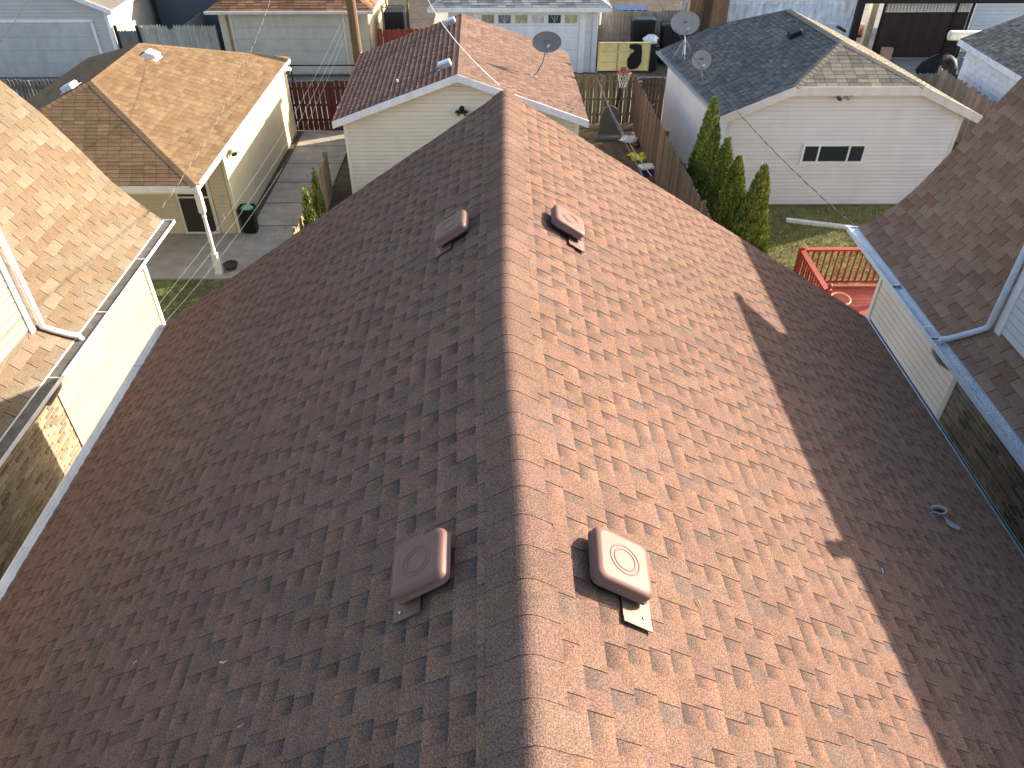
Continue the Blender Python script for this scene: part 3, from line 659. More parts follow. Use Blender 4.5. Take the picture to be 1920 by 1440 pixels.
# ---- middle garage, red brown roof
MG = thing('garage', 'cream sided garage with a reddish brown gable roof behind the ridge', 'garage', (-1.25, 24.5, 0))
A0 = (-4.8, 21.3, 2.75); A1 = (-4.95, 27.75, 2.75); B0 = (-1.27, 21.3, 4.02); B1 = (-1.42, 27.75, 4.02); C0 = (2.33, 21.3, 2.75); C1 = (2.16, 27.95, 2.75)
pL_ = [A1, A0, B0, B1]; pR_ = [C0, C1, B1, B0]; rf = deck([pL_, pR_], MG)
def pal_mg(up):
    b = jit(R.choice((lin('735c50'), lin('796257'), lin('6b554a'), lin('7e675b'), lin('715b50'))), .07, .02); return b, mix(b, (.03, .02, .02), .25 if not up else .1)
def pal_mgl(up):  # left slope only: course tops darkened, relief shading put into the colour
    b = jit(R.choice((lin('94705f'), lin('856152'), lin('8d6959'))), .15, .03); return b, jit((.05, .04, .041), .3)
S = Shingles(); n1 = roof_plane(S, pL_, .17, 'lam', pal_mgl, t=.022); n2 = roof_plane(S, pR_, .15, 'lam', pal_mg, t=.004); S.emit(rf, SHF, 300)
caps(rf, B1, B0, n1, n2, .15, .16, lambda: jit(lin('6d574b'), .1), SHF)
wl = MB().prism([(-4.55, 21.6, 0), (2.07, 21.6, 0), (2.07, 21.6, 2.72), (-1.27, 21.6, 3.9), (-4.55, 21.6, 2.72)], (-.14, 6.0, 0), mix(CRM, (0, 0, 0), .55)).build('wall', SIDE, MG)  # dark backing colour stands for the shade below each lap
def gl(z):
    if z <= 2.7: return -4.5, 2.02
    t = (z - 2.7) / 1.19; return -4.5 + 3.2 * t, 2.02 - 3.26 * t
siding(wl, (0, 21.596, 0), (1, 0, 0), (0, -1, 0), .05, 3.86, gl, CRM, .115)
for x_ in (-4.58, 2.0): MB().box((x_, 21.56, 0), (x_ + .1, 21.66, 2.7), lin('ece5d2')).build('corner_trim', PAINT, wl)
siding(wl, (2.075, 21.6, 0), (-.023, 1, 0), (1, 0, 0), .05, 2.6, lambda z: (.06, 5.9), CRM, .115)
boards(MG, [(A0[0] - .02, 21.28, A0[2] + .005), (B0[0], 21.28, B0[2] + .005), (C0[0] + .02, 21.28, C0[2] + .005)], .2, (0, .03, 0), lin('e9e9ea'), 'rake_board')
for c_, nm in ((A0, A1), (C0, C1)): boards(MG, [(c_[0], c_[1] + .035, c_[2] - .012), (nm[0], nm[1], nm[2] - .012)], .14, (.02 if c_ is A0 else -.02, 0, 0), lin('dcdcda'))
floodlight(MG, ony(866, 203, 21.58), (0, -1, 0), BLACKM, 1.25, mat('lens_grey', lin('9a9a96'), .2))
SILV = mat('silver_vent', lin('c3c7cb'), .3, .1, 6, metal=.6)
for px, py in ((833, 120), (843, 40)):
    small_vent(MG, onp(px, py, Vector(B0) + n1 * .08, n1) - n1 * .08, n1, SILV, .26, .38, .16)
MB().tube([onp(745, 153, Vector(B0) + n1 * .03, n1), onp(745, 153, Vector(B0) + n1 * .03, n1) + Vector((0, 0, .06))], .03, 8).build('pipe_stub', WHITE, MG)
bs = onp(1000, 143, B0, n2); ctr = onp(1024, 80, B0, n2); cy = bs.y + .25; ctr = ony(1025, 80, cy)
dish('grey oval satellite dish on the red brown garage roof', bs, n2, ctr, (.05, -.85, .52), .43, .30, DISHM, False)
# ---- right garage, grey clipped gable
RG = thing('garage', 'pale sided garage with a grey clipped gable roof and three light window', 'garage', (9.5, 24.5, 0))
sh = -.117; sx = lambda x, y: x + sh * (y - 21.5)
ez = 2.8; kz = 3.62; tz = 4.40
E0 = Vector((6.08, 21.45, ez)); E1 = Vector((sx(6.08, 27.9), 27.9, ez)); F0 = Vector((13.4, 21.45, ez)); F1 = Vector((sx(13.4, 27.9), 27.9, ez)); apx = Vector((sx(9.72, 22.95), 22.95, tz)); apb = Vector((sx(9.72, 26.6), 26.6, tz))
tk = (kz - ez) / (tz - ez); kl = lambda y: Vector((sx(6.08 + (9.74 - 6.08) * tk, y), y, kz)); kr = lambda y: Vector((sx(13.4 - (13.4 - 9.74) * tk, y), y, kz))
KL0, KL1, KR0, KR1 = kl(21.45), kl(27.9), kr(21.45), kr(27.9)
pl = [E1, E0, KL0, apx, apb, KL1]; prr = [F0, F1, KR1, apb, apx, KR0]; pfr = [KL0, KR0, apx]; pbk = [KR1, KL1, apb]
rf = deck([pl, prr, pfr, pbk], RG)
def pal_rg(up): b = jit(R.choice((lin('6b6a67'), lin('62615f'), lin('747370'), lin('5b5b5a'), lin('716a62'))), .12, .02); return b, mix(b, (.02, .02, .025), .25)
def pal_rgw(up): b = jit(R.choice((lin('8e8474'), lin('81796b'), lin('968b78'), lin('7a7166'))), .1, .02); return b, mix(b, (.02, .02, .025), .1)
S = Shingles(); n1 = roof_plane(S, pl, .143, 'lam', pal_rg, t=.005); n3 = roof_plane(S, pfr, .143, 'tab', pal_rgw, .30); n2 = roof_plane(S, prr, .143, 'lam', pal_rgw, t=.005); n4 = roof_plane(S, pbk, .143, 'tab', pal_rg)
S.emit(rf, SHF, 300)
cg = lambda: jit(lin('857c6e'), .12, .02)
caps(rf, KL0, apx, n1, n3, .12, .15, cg, SHF); caps(rf, KR0, apx, n2, n3, .12, .15, cg, SHF); caps(rf, apx, apb, n1, n2, .13, .15, cg, SHF)
yw = 21.66
wpoly = [(6.38, yw, 0), (12.98, yw, 0), (12.98, yw, 2.78), (11.35, yw, 3.52), (7.85, yw, 3.52), (6.38, yw, 2.78)]
wl = MB().prism(wpoly, (sh * 6.0, 6.0, 0), mix(GRYS, (0, 0, 0), .6)).build('wall', SIDE, RG)  # backing darkened to paint lap shadows into the board gaps
def gr(z):
    if z <= 2.75: return 6.44, 12.92
    t = (z - 2.75) / .77; return 6.44 + 1.45 * t, 12.92 - 1.6 * t
siding(wl, (0, yw - .004, 0), (1, 0, 0), (0, -1, 0), .06, 3.5, gr, GRYS, .118)
dv = Vector((sh, 1, 0)).normalized(); siding(wl, (6.376, yw, 0), dv, Vector((-1, sh, 0)).normalized(), .06, 2.75, lambda z: (.02, 6.0), lin('dcdadd'), .118)
for x_ in (6.34, 12.92): MB().box((x_, yw - .04, 0), (x_ + .1, yw + .06, 2.75), lin('d8d0ca')).build('corner_trim', PAINT, wl)
boards(RG, [E0 + Vector((-.03, -.03, 0)), KL0 + Vector((0, -.03, 0)), KR0 + Vector((0, -.03, 0)), F0 + Vector((.03, -.03, 0))], .24, (0, .03, 0), lin('d9d0c9'), 'rake_board')
boards(RG, [E0 + Vector((.0, .01, -.012)), E1 + Vector((0, 0, -.012))], .14, (.02, 0, 0), lin('cfccc8'))
gm = MB(); a = E0 + Vector((-.1, .05, 0)); b = E1 + Vector((-.1, 0, 0))
for o_ in (0, .1): gm.prism([a + Vector((o_, 0, .0)), b + Vector((o_, 0, 0)), b + Vector((o_, 0, -.1)), a + Vector((o_, 0, -.1))], (.006, 0, 0))
gm.prism([a + Vector((0, 0, -.1)), b + Vector((0, 0, -.1)), b + Vector((.1, 0, -.1)), a + Vector((.1, 0, -.1))], (0, 0, .006)); gm.build('gutter', mat('gutter_dull', lin('98a2ad'), .4, .1, metal=.4), RG)
wd = MB(); wx0, wx1, wz0, wz1 = 8.64, 10.52, 1.34, 1.95; fr = .075
for a, b in (((wx0, wz0), (wx1, wz0 + fr)), ((wx0, wz1 - fr), (wx1, wz1)), ((wx0, wz0 + fr), (wx0 + fr, wz1 - fr)), ((wx1 - fr, wz0 + fr), (wx1, wz1 - fr))): wd.box((a[0], yw - .06, a[1]), (b[0], yw - .022, b[1]), WHT)
wn = wd.build('window', PAINT, RG)
m1, m2 = wx0 + .50, wx1 - .50
for x_ in (m1, m2): MB().box((x_ - .025, yw - .055, wz0 + fr), (x_ + .025, yw - .022, wz1 - fr), WHT).build('mullion', PAINT, wn)
for a, b in ((wx0 + fr, m1 - .025), (m1 + .025, m2 - .025), (m2 + .025, wx1 - fr)): MB().box((a, yw - .035, wz0 + fr), (b, yw - .028, wz1 - fr)).build('pane', GLASS, wn)
floodlight(RG, ony(1582, 172, yw - .02), (0, -1, 0), mat('grey_fixture', lin('9d9c98'), .5), 1.4)
small_vent(RG, onp(1490, 60, apx + n1 * .08, n1) - n1 * .08, n1, BLACKM, .36, .36, .13); small_vent(RG, onp(1578, 54, apx + n2 * .05, n2) - n2 * .06, n2, BLACKM, .42, .3, .12)
b1 = onp(1280, 106, E0, n1); dish('large grey satellite dish on a tripod at the grey garage roof corner', b1, n1, ony(1284, 44, b1.y + .1), (.02, -.88, .47), .47, .37, mat('dish_pale', lin('928d87'), .5, .06), True)
b2 = onp(1322, 156, E0, n1); dish('small round grey satellite dish above the grey garage gutter', b2, n1, ony(1315, 113, b2.y + .1), (.02, -.88, .47), .29, .28, MATS['dish_pale'], False)
# ================================================================== FENCES
def fence(label, a, b, h, pw, c, gap=.008, top='dog', rails=True, th=.02, jt=.18, side=1, hvar=.02, z0=.03, posts=2.4, alt=0.0, cf=None, group=None, hf=None):
    a = Vector((*a, 0)); b = Vector((*b, 0)); d = b - a; L = d.length; d.normalize(); n = Vector((-d.y, d.x, 0)) * side
    F = thing('fence', label, 'fence', (a + b) / 2, group); x = 0; k = 0
    while x < L - pw * .5:
        w_ = pw - gap; hh = (hf(x / L) if hf else h) + R.uniform(-hvar, hvar); o_ = n * (th * 1.0 + (alt if k % 2 else 0) + R.uniform(0, .003)); p = a + d * x + o_
        if top == 'dog': pf_ = [(0, z0), (w_, z0), (w_, hh - .04), (w_ * .72, hh), (w_ * .28, hh), (0, hh - .04)]
        elif top == 'point': pf_ = [(0, z0), (w_, z0), (w_, hh - .1), (w_ * .5, hh), (0, hh - .1)]
        elif top == 'round': pf_ = [(0, z0), (w_, z0), (w_, hh - .05), (w_ * .85, hh - .015), (w_ * .5, hh), (w_ * .15, hh - .015), (0, hh - .05)]
        else: pf_ = [(0, z0), (w_, z0), (w_, hh), (0, hh)]
        cc = jit(cf(x / L) if cf else c, jt, .04)
        MB().prism([p + d * u + Vector((0, 0, z)) for u, z in pf_], n * th * -1, cc).build('picket', WOODA, F)
        x += pw; k += 1
    if rails:
        for z in (.35, h * .5, h - .3):
            q = a - n * .045; MB().prism([q + Vector((0, 0, z)), q + d * L + Vector((0, 0, z)), q + d * L + Vector((0, 0, z + .08)), q + Vector((0, 0, z + .08))], n * .04, jit(c, .1)).build('rail', WOODA, F)
    if posts:
        m_ = max(1, round(L / posts))
        for i in range(m_ + 1):
            q = a + d * (L * i / m_) - n * .1; MB().box((q.x - .045, q.y - .045, 0), (q.x + .045, q.y + .045, h - .06), jit(c, .1)).build('post', WOODA, F)
    return F
BRN = lin('7a6350'); GRW = lin('8d877c'); GRYW = lin('6d675f')
fence('brown stockade fence running between the yard and the four evergreens', (4.72, 27.9), (5.18, 13.5), 1.82, .165, lin('73604f'), .06, 'dog', True, side=-1, jt=.38, hvar=.04)
fence('greenish weathered board on board fence behind the basketball hoop', (2.4, 28.45), (4.75, 28.5), 1.8, .14, lin('6f6750'), .018, 'flat', True, side=-1, alt=-.06, jt=.15)
fence('dark narrow fence panel beside the grey garage wall', (4.82, 28.3), (5.75, 28.3), 1.75, .13, lin('4a4038'), .01, 'flat', True, side=-1)
RF = fence('dark red gate fence closing the concrete walkway', (-7.75, 27.95), (-4.75, 28.0), 1.78, .19, lin('54302b'), .03, 'flat', True, side=-1, jt=.1, posts=1.5)
for x_ in (-7.55, -4.95): MB().tube([(x_, 28.2, 0), (x_, 28.2, 2.25)], .03, 8).build('frame_post', BLACKM, RF)
MB().tube([(-7.55, 28.2, 2.24), (-4.95, 28.2, 2.24)], .025, 8).build('frame_bar', BLACKM, RF)
fence('cream picket fence with rounded tops by the small evergreens, grey farther back', (-5.25, 15.4), (-5.42, 22.7), 1.38, .19, lin('a58f74'), .04, 'round', True, side=-1, jt=.1, hvar=.03)
fence('weathered fence behind the far end of the tan garage', (-22, 28.3), (-14.6, 28.3), 1.75, .14, GRYW, .02, 'dog', True, side=-1)
fence('tall grey fence with pointed pickets across the alley', (-15.2, 34.4), (-12.15, 34.5), 2.05, .115, lin('a8a498'), .012, 'point', True, side=-1, jt=.12, hf=lambda t: 2.06 - .12 * (1 if .35 < t < .42 else 0))
GT = fence('short grey gate between black posts beside the pale far garage', (-16.15, 34.4), (-15.35, 34.4), 1.85, .13, lin('7d7a75'), .008, 'dog', True, side=-1, posts=0)
for x_ in (-16.2, -15.3): MB().box((x_ - .05, 34.32, 0), (x_ + .05, 34.42, 2.05)).build('gate_post', BLACKM, GT)
fence('red dog eared fence across the alley beside the wooden pole', (-5.3, 34.5), (-2.35, 34.6), 1.85, .19, lin('8a4230'), .02, 'dog', True, side=-1, jt=.12)
fence('weathered grey board fence behind the black wheeled bins', (4.1, 36.9), (9.2, 36.9), 2.0, .15, lin('9b9082'), .012, 'dog', True, side=-1, jt=.2, hvar=.04)
fence('tall brown plank fence beside the peeling white far garage', (8.15, 36.3), (9.75, 36.3), 3.2, .2, lin('8a6a4b'), .01, 'flat', True, side=-1, jt=.15)
fence('leaning weathered fence in front of the peeling white garage', (15.95, 29.1), (16.4, 21.5), 1.85, .15, lin('9a8873'), .02, 'dog', True, side=-1, jt=.22, hvar=.07)
fence('low grey fence behind the grey garage', (12.9, 28.9), (15.9, 28.9), 1.7, .14, lin('8b8577'), .02, 'dog', True, side=-1)
# ================================================================== EVERGREENS
def conifer(label, x, y, h, r, n, group, name='evergreen'):
    T = thing(name, label, 'tree', (x, y, 0), group)
    MB().tube([(x, y, 0), (x, y, h * .5), (x, y, h * .9)], [.05, .04, .012], 7).build('trunk', BARK, T)
    mb = MB()
    def rad(t, a): return r * (min(1, (t + .02) / .16) ** .6) * (1 - t) ** .56 * (1 - .12 * t) * (1 + .10 * math.sin(a * 3 + t * 9 + x * 7) + .07 * math.sin(a * 7 - t * 23))
    core = []
    for i in range(9):
        t = .02 + .9 * i / 8; core.append([Vector((x + math.cos(a) * rad(t, a) * .72, y + math.sin(a) * rad(t, a) * .72, t * h)) for a in [k * math.tau / 12 for k in range(12)]])
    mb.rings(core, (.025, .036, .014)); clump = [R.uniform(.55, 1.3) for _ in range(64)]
    for i in range(n):
        t = 1 - math.sqrt(R.random()) if R.random() < .8 else R.random(); t = min(t, .985); a = R.uniform(0, math.tau); q = R.uniform(.70, 1.04); rr = rad(t, a) * q
        p = Vector((x + math.cos(a) * rr, y + math.sin(a) * rr, t * h + R.uniform(-.02, .05))); out = Vector((math.cos(a), math.sin(a), 0)); tan = Vector((-math.sin(a), math.cos(a), 0))
        d = (Vector((0, 0, 1)) + out * R.uniform(.1, .8) + tan * R.uniform(-.4, .4)).normalized(); s = (tan * math.cos(R.uniform(-1.2, 1.2)) + out * R.uniform(-.8, .8)).normalized()
        L = R.uniform(.05, .105) * (1 if t < .9 else .8); w_ = L * R.uniform(.16, .3)
        ck = clump[int(a / math.tau * 8) % 8 * 8 + int(t * 8) % 8]
        c = R.choice((lin('80923f'), lin('6e853b'), lin('5a7233'), lin('989a4c'))); c = jit(c, .25, .06)
        if R.random() < .06 + .5 * max(0, t - .78): c = jit(lin('8a7a45'), .2)
        c = tuple(v_ * (.6 + .4 * ck) for v_ in c)
        mb.face([p - d * L * .3, p + s * w_ + d * L * .25, p + d * L, p - s * w_ + d * L * .3], c)
    mb.build('crown', LEAF, T)
    return T
G4 = 'columnar evergreens beside the stockade fence'
def tree_at(pxt, pyt, y): return ony(pxt, pyt, y)
for lab, (px, py), yy, r_ in (('tallest columnar evergreen, farthest of the four, against the grey garage corner', (1341, 186), 20.9, .56), ('second evergreen from the grey garage, partly hidden between its taller neighbours', (1366, 262), 19.6, .52),
                             ('third evergreen from the grey garage, with a blunt leafy top', (1387, 297), 18.6, .56), ('nearest evergreen of the four, with a sharp top beside the sunny lawn', (1435, 312), 17.6, .55)):
    p = ony(px, py, yy); conifer(lab, p.x - .02, yy, p.z + .03, r_, 17000, G4)
G2 = 'small evergreens along the cream picket fence'
for lab, (px, py), yy, r_ in (('small thin evergreen poking above the cream picket fence, the farther one', (587, 316), 19.7, .2), ('small bushy evergreen above the cream picket fence, the nearer one', (571, 352), 18.2, .3)):
    p = ony(px, py, yy); conifer(lab, p.x, yy, max(p.z, 1.0), r_, 2500, G2)
# ================================================================== RED DECK
DK = thing('deck', 'red stained deck with turned balusters behind the right hand house', 'deck', (8.3, 13.6, 0))
fz = .98; dx0, dx1, dy0, dy1 = 6.68, 10.2, 11.7, 15.5
y = dy0
while y < dy1 - .05:
    MB().box((dx0, y, fz - .035), (dx1, y + .132, fz), None or (1, 1, 1)).build('plank', REDP, DK); y += .14
MB().box((dx0 - .02, dy1 - .04, fz - .3), (dx1, dy1, fz - .04)).build('rim_board', REDP, DK); MB().box((dx0 - .03, dy0, fz - .3), (dx0, dy1, fz - .04)).build('rim_board', REDP, DK)
def deck_post(x, y, cap):
    o = MB().box((x - .05, y - .05, 0), (x + .05, y + .05, fz + 1.02)).build('post', REDP, DK)
    if cap == 'flat':
        MB().rings([rr_ for rr_ in ([Vector((x, y, 0)) + v for v in rrect(.08, .005, fz + 1.02, 1)], [Vector((x, y, 0)) + v for v in rrect(.08, .005, fz + 1.05, 1)], [Vector((x, y, 0)) + v for v in rrect(.05, .005, fz + 1.09, 1)], [Vector((x, y, 0)) + v for v in rrect(.01, .002, fz + 1.14, 1)])]).build('post_cap', mat('cap_tan', lin('b89a72'), .7, .15), o)
    else:
        MB().rings([[Vector((x + r_ * math.cos(t), y + r_ * math.sin(t), fz + 1.02 + z)) for t in [k * math.tau / 12 for k in range(12)]] for r_, z in ((.04, 0), (.025, .02), (.04, .05), (.05, .085), (.04, .12), (.01, .14))]).build('post_cap', REDP, o)
deck_post(6.72, 15.45, 'flat'); deck_post(6.72, 13.62, 'ball'); deck_post(10.15, 15.45, 'flat')
def railing(a, b, n):
    a = Vector(a); b = Vector(b); d = (b - a).normalized(); s = Vector((-d.y, d.x, 0))
    for z, w_, t_ in ((fz + .92, .06, .045), (fz + .08, .035, .05)):
        MB().prism([a + s * w_ + Vector((0, 0, z)), b + s * w_ + Vector((0, 0, z)), b - s * w_ + Vector((0, 0, z)), a - s * w_ + Vector((0, 0, z))], (0, 0, t_)).build('rail', REDP, DK)
    for i in range(n):
        p = a + (b - a) * ((i + .7) / (n + .4)); mb = MB(); rg = []
        for z, r_ in ((.13, .026), (.36, .026), (.38, .018), (.40, .026), (.42, .018), (.44, .026), (.46, .016), (.62, .022), (.76, .018), (.78, .026), (.92, .026)): rg.append([p + Vector((r_ * math.cos(t), r_ * math.sin(t), fz + z)) for t in [k * math.tau / 8 + .39 for k in range(8)]])
        mb.rings(rg, cap0=False, cap1=False).build('baluster', REDP, DK)
railing((6.78, 15.45, 0), (10.1, 15.45, 0), 23); railing((6.72, 13.7, 0), (6.72, 15.38, 0), 12)
p = Vector((6.95, 13.5, fz + .86)); mb = MB(); mb.tube([p + Vector((.2 * math.cos(t), .2 * math.sin(t), .02 * math.sin(t))) for t in [k * math.tau / 24 for k in range(25)]], .022, 7, cap=False)
tag(mb.build('planter_ring', mat('ring_salmon', lin('bd8468'), .6)), 'salmon coloured planter ring hung beside the red deck post', 'planter')
# ================================================================== YARD THINGS
mb = MB(); a = onz(1474, 414, .06); b = onz(1640, 434, .06); d = (b - a).normalized(); s = Vector((-d.y, d.x, 0))
for q0, q1, z in (((.0), .008, .10), ((.12), .128, .10)): mb.prism([a + s * q0 + Vector((0, 0, -.05)), b + s * q0 + Vector((0, 0, -.05)), b + s * q0 + Vector((0, 0, .05)), a + s * q0 + Vector((0, 0, .05))], s * .008)
mb.prism([a + Vector((0, 0, -.055)), b + Vector((0, 0, -.055)), b + s * .128 + Vector((0, 0, -.055)), a + s * .128 + Vector((0, 0, -.055))], (0, 0, .006)); mb.prism([a + s * .02 + Vector((0, 0, .035)), b + s * .02 + Vector((0, 0, .035)), b + s * .108 + Vector((0, 0, .035)), a + s * .108 + Vector((0, 0, .035))], (0, 0, .008))
tag(mb.build('downspout_length', WHITE), 'length of white downspout lying on the shaded lawn', 'downspout')
# basketball hoop
HP = thing('basketball_hoop', 'portable basketball hoop with yellowed backboard and red rim', 'basketball hoop', (3.75, 27.3, 0))
GREYP = mat('grey_plastic', lin('5c5a56'), .6, .15)
bx, by = 3.72, 27.25
mb = MB(); rg = []
for z, w_, dep in ((0.0, .52, .36), (.10, .52, .36), (.15, .46, .30)): rg.append([Vector((bx, by - .1, 0)) + v for v in rrect(w_, .08, z, 4, dep)])
mb.rings(rg).build('base', GREYP, HP)
mb = MB(); out = [(-.36, .14), (.36, .14), (.37, .5), (.33, .8), (.24, 1.02), (.1, 1.13), (-.04, 1.15), (-.17, 1.08), (-.27, .92), (-.34, .6)]; mb.prism([Vector((bx + x_, by - .12, z)) for x_, z in out], (.0, .16, .0)).build('base_shell', GREYP, HP)
MB().tube([(bx + .12, by + .1, .3), (bx + .28, by + .12, 1.4), (bx + .45, by + .15, 2.6)], .05, 8).build('pole', BLACKM, HP)
yb = 26.95; p0 = ony(1124, 81, yb); p1 = ony(1214, 134, yb)
bd = MB(); bd.box((p0.x, yb, p1.z), (p1.x, yb + .04, p0.z), lin('d9cc8e')); bo = bd.build('backboard', mat('yellowed_acrylic', lin('d2c68a'), .3, .12, 3), HP)
for a_, b_ in (((p0.x - .01, p1.z - .03), (p1.x + .01, p1.z + .03)), ((p0.x - .01, p0.z - .02), (p1.x + .01, p0.z + .02)), ((p0.x - .02, p1.z), (p0.x + .02, p0.z)), ((p1.x - .02, p1.z), (p1.x + .02, p0.z))): MB().box((a_[0], yb - .008, a_[1]), (b_[0], yb + .05, b_[1]), lin('b7ab78') if b_[1] > p1.z + .1 else (.03, .03, .03)).build('frame', PAINT, bo)
cx = ony(1168, 133, yb).x
for x_ in (cx - .22, cx + .2): MB().box((x_ - .03, yb - .006, p1.z + .05), (x_ + .03, yb - .001, p0.z - .02), lin('9c9468')).build('brace', PAINT, bo)
for z_ in (p1.z + .28, p1.z + .62): MB().box((p0.x + .08, yb - .011, z_), (cx + .2, yb - .007, z_ + .05), lin('c2b884')).build('brace', PAINT, bo)
q = [(1190, 95), (1180, 90), (1181, 84), (1192, 82), (1203, 84), (1204, 98), (1202, 118), (1195, 128), (1184, 131), (1176, 126), (1176, 112), (1181, 103)]
mb = MB(); mb.prism([ony(a, b, yb - .02) for a, b in q], (0, .012, 0)); mb.build('backboard_pad', DARK, bo)
rc = Vector((cx, yb - .32, p1.z + .06)); rr = .23
MB().tube([rc + Vector((rr * math.cos(t), rr * math.sin(t), 0)) for t in [k * math.tau / 24 for k in range(25)]], .016, 6, cap=False).build('rim', mat('rim_red', lin('b8504a'), .6), HP)
MB().box((cx - .08, yb - .1, p1.z + .03), (cx + .08, yb - .005, p1.z + .14)).build('rim_mount', MATS['rim_red'], HP)
mb = MB(); ns = 12
lv = [(0, 1.0), (-.12, .85), (-.24, .7), (-.36, .58), (-.48, .52)]
for sgn in (1, -1):
    for k in range(ns):
        mb.tube([rc + Vector((rr * s_ * math.cos((k + sgn * i * .5) * math.tau / ns), rr * s_ * math.sin((k + sgn * i * .5) * math.tau / ns), z_)) for i, (z_, s_) in enumerate(lv)], .008, 4)
mb.build('net', mat('net_white', lin('dcd6c4'), .8), HP)
# cooler, bag, yellow toy, dirt clutter
c0 = onz(1211, 328, 0); M = Matrix.Translation(c0) @ Matrix.Rotation(.25, 4, 'Z')
CO = thing('cooler', 'small white lidded cooler with a blue body beside the stockade fence', 'cooler', c0)
MB().rings([rrect(.2, .03, 0, 3, .15), rrect(.22, .03, .26, 3, .17)]).build('body', mat('cooler_blue', lin('3b3f6e'), .5), CO, M=M); MB().rings([rrect(.235, .03, .262, 3, .185), rrect(.235, .03, .31, 3, .185), rrect(.2, .03, .33, 3, .15)]).build('lid', mat('cooler_white', lin('d8d6cf'), .5), CO, M=M)
c0 = onz(1197, 296, .02); M = Matrix.Translation(c0) @ Matrix.Rotation(.15, 4, 'Z'); mb = MB()
grid = [[Vector((-.32 + .64 * i / 6, -.26 + .52 * j / 5, .05 + .04 * math.sin(i * 1.7 + j) + .03 * R.random())) for i in range(7)] for j in range(6)]
for j in range(5):
    for i in range(6): mb.face([grid[j][i], grid[j][i + 1], grid[j + 1][i + 1], grid[j + 1][i]])
for e in (grid[0], grid[-1]):
    for i in range(6): mb.face([e[i], e[i + 1], Vector((e[i + 1].x, e[i + 1].y, 0)), Vector((e[i].x, e[i].y, 0))])
tag(mb.build('plastic_sheet', mat('yellow_plastic', lin('c9c23a'), .5, .1), M=M), 'crumpled yellow plastic sheet on the bare soil', 'sheet')
def lump(name, label, cat, c, r, m, sq=(1, 1, .7), n=14, seed=1):
    rr_ = random.Random(seed); mb = MB(); rings = []; ph = [rr_.uniform(0, 6) for _ in range(6)]
    for i in range(9):
        t = math.pi * (i + .35) / 9.2; rings.append([Vector((c[0] + r * sq[0] * math.sin(t) * math.cos(a) * (1 + .2 * math.sin(3 * a + ph[0] + i) + .16 * math.sin(5 * a + ph[1] - i * 1.3)), c[1] + r * sq[1] * math.sin(t) * math.sin(a) * (1 + .16 * math.sin(2 * a + ph[2] + i)), c[2] + r * sq[2] * (1 - math.cos(t)) * (1 + .08 * math.sin(4 * a + ph[3])))) for a in [k * math.tau / n for k in range(n)]])
    o = mb.rings(rings).build(name, m, smooth=True)
    return tag(o, label, cat) if label else o
c0 = onz(1180, 268, 0); lump('bag', 'white plastic bag on the soil near the hoop base', 'bag', c0, .26, FABW, (1.2, .8, .5), seed=3)
c0 = onz(1192, 276, 0); lump('ball', 'dull red deflated ball beside the white plastic bag', 'ball', c0, .14, mat('dull_red', lin('6e2d2a'), .6), (1, 1, .6), seed=5)
# bins
def wheelie(name, label, x, y, h, w_, dep, m, bag=None, group=None, lid=True):
    B = thing(name, label, 'bin', (x, y, 0), group)
    rg = [[Vector((x, y, 0)) + v for v in rrect(w_ * .42, .04, .08, 3, dep * .42)], [Vector((x, y, 0)) + v for v in rrect(w_ * .5, .04, h, 3, dep * .5)]]
    MB().rings(rg).build('body', m, B)
    if lid:
        rg = [[Vector((x, y, 0)) + v for v in rrect(w_ * .54, .04, h + .002, 3, dep * .54)], [Vector((x, y, 0)) + v for v in rrect(w_ * .54, .04, h + .04, 3, dep * .54)], [Vector((x, y, 0)) + v for v in rrect(w_ * .4, .04, h + .09, 3, dep * .4)]]
        MB().rings(rg).build('lid', m, B)
    for s_ in (-1, 1): MB().tube([(x + s_ * w_ * .4, y + dep * .42, .11), (x + s_ * w_ * .46, y + dep * .42, .11)], .11, 12).build('wheel', DARK, B)
    MB().tube([(x - w_ * .4, y + dep * .56, h - .05), (x + w_ * .4, y + dep * .56, h - .05)], .02, 6).build('handle', m, B)
    return B
c = onz(1222, 128, 0); y_ = 31.0
def at_px(px, py, y): return ony(px, py, y)
p = ony(1219, 88, 34.9); wheelie('wheeled_bin', 'black wheeled bin with a white bag on top across the alley', p.x, 34.9, 1.12, .72, .7, DARK, lid=False)
lump('bag', 'white rubbish bag heaped on the black wheeled bin', 'bag', (p.x, 34.9, 1.1), .27, FABW, (1.1, .9, .75), seed=8)
p = ony(1214, 50, 36.1); wheelie('wheeled_bin', 'black wheeled bin standing directly behind the white rubbish bag', p.x - .2, 36.1, 1.8, 1.0, .75, DARK)
p = ony(1258, 50, 36.1); wheelie('wheeled_bin', 'black wheeled bin farthest right, next to the grey garage roof corner', p.x + .1, 36.1, 1.6, 1.0, .75, DARK)
p = ony(1182, 78, 35.6); MB_ = MB().box((p.x - .35, 35.5, .5), (p.x + .3, 35.9, .82)); tag(MB_.build('crate', mat('magenta_plastic', lin('a8406c'), .5)), 'magenta plastic box behind the yellowed backboard', 'box')
c0 = Vector((-7.3, 20.05, .05)); TC = thing('trash_can', 'black bin with a green bag beside the tan garage corner', 'bin', c0)
MB().rings([[c0 + v for v in rrect(.17, .05, 0, 3)], [c0 + v for v in rrect(.22, .06, .75, 3)], [c0 + v for v in rrect(.2, .06, .75, 3)], [c0 + v for v in rrect(.18, .05, .6, 3)]]).build('body', DARK, TC)
o = lump('liner_bag', None, None, (c0.x, c0.y, .66), .19, mat('green_bag', lin('5f9a78'), .35, .3, 14), (1, 1, .5), seed=11); adopt(o, TC)
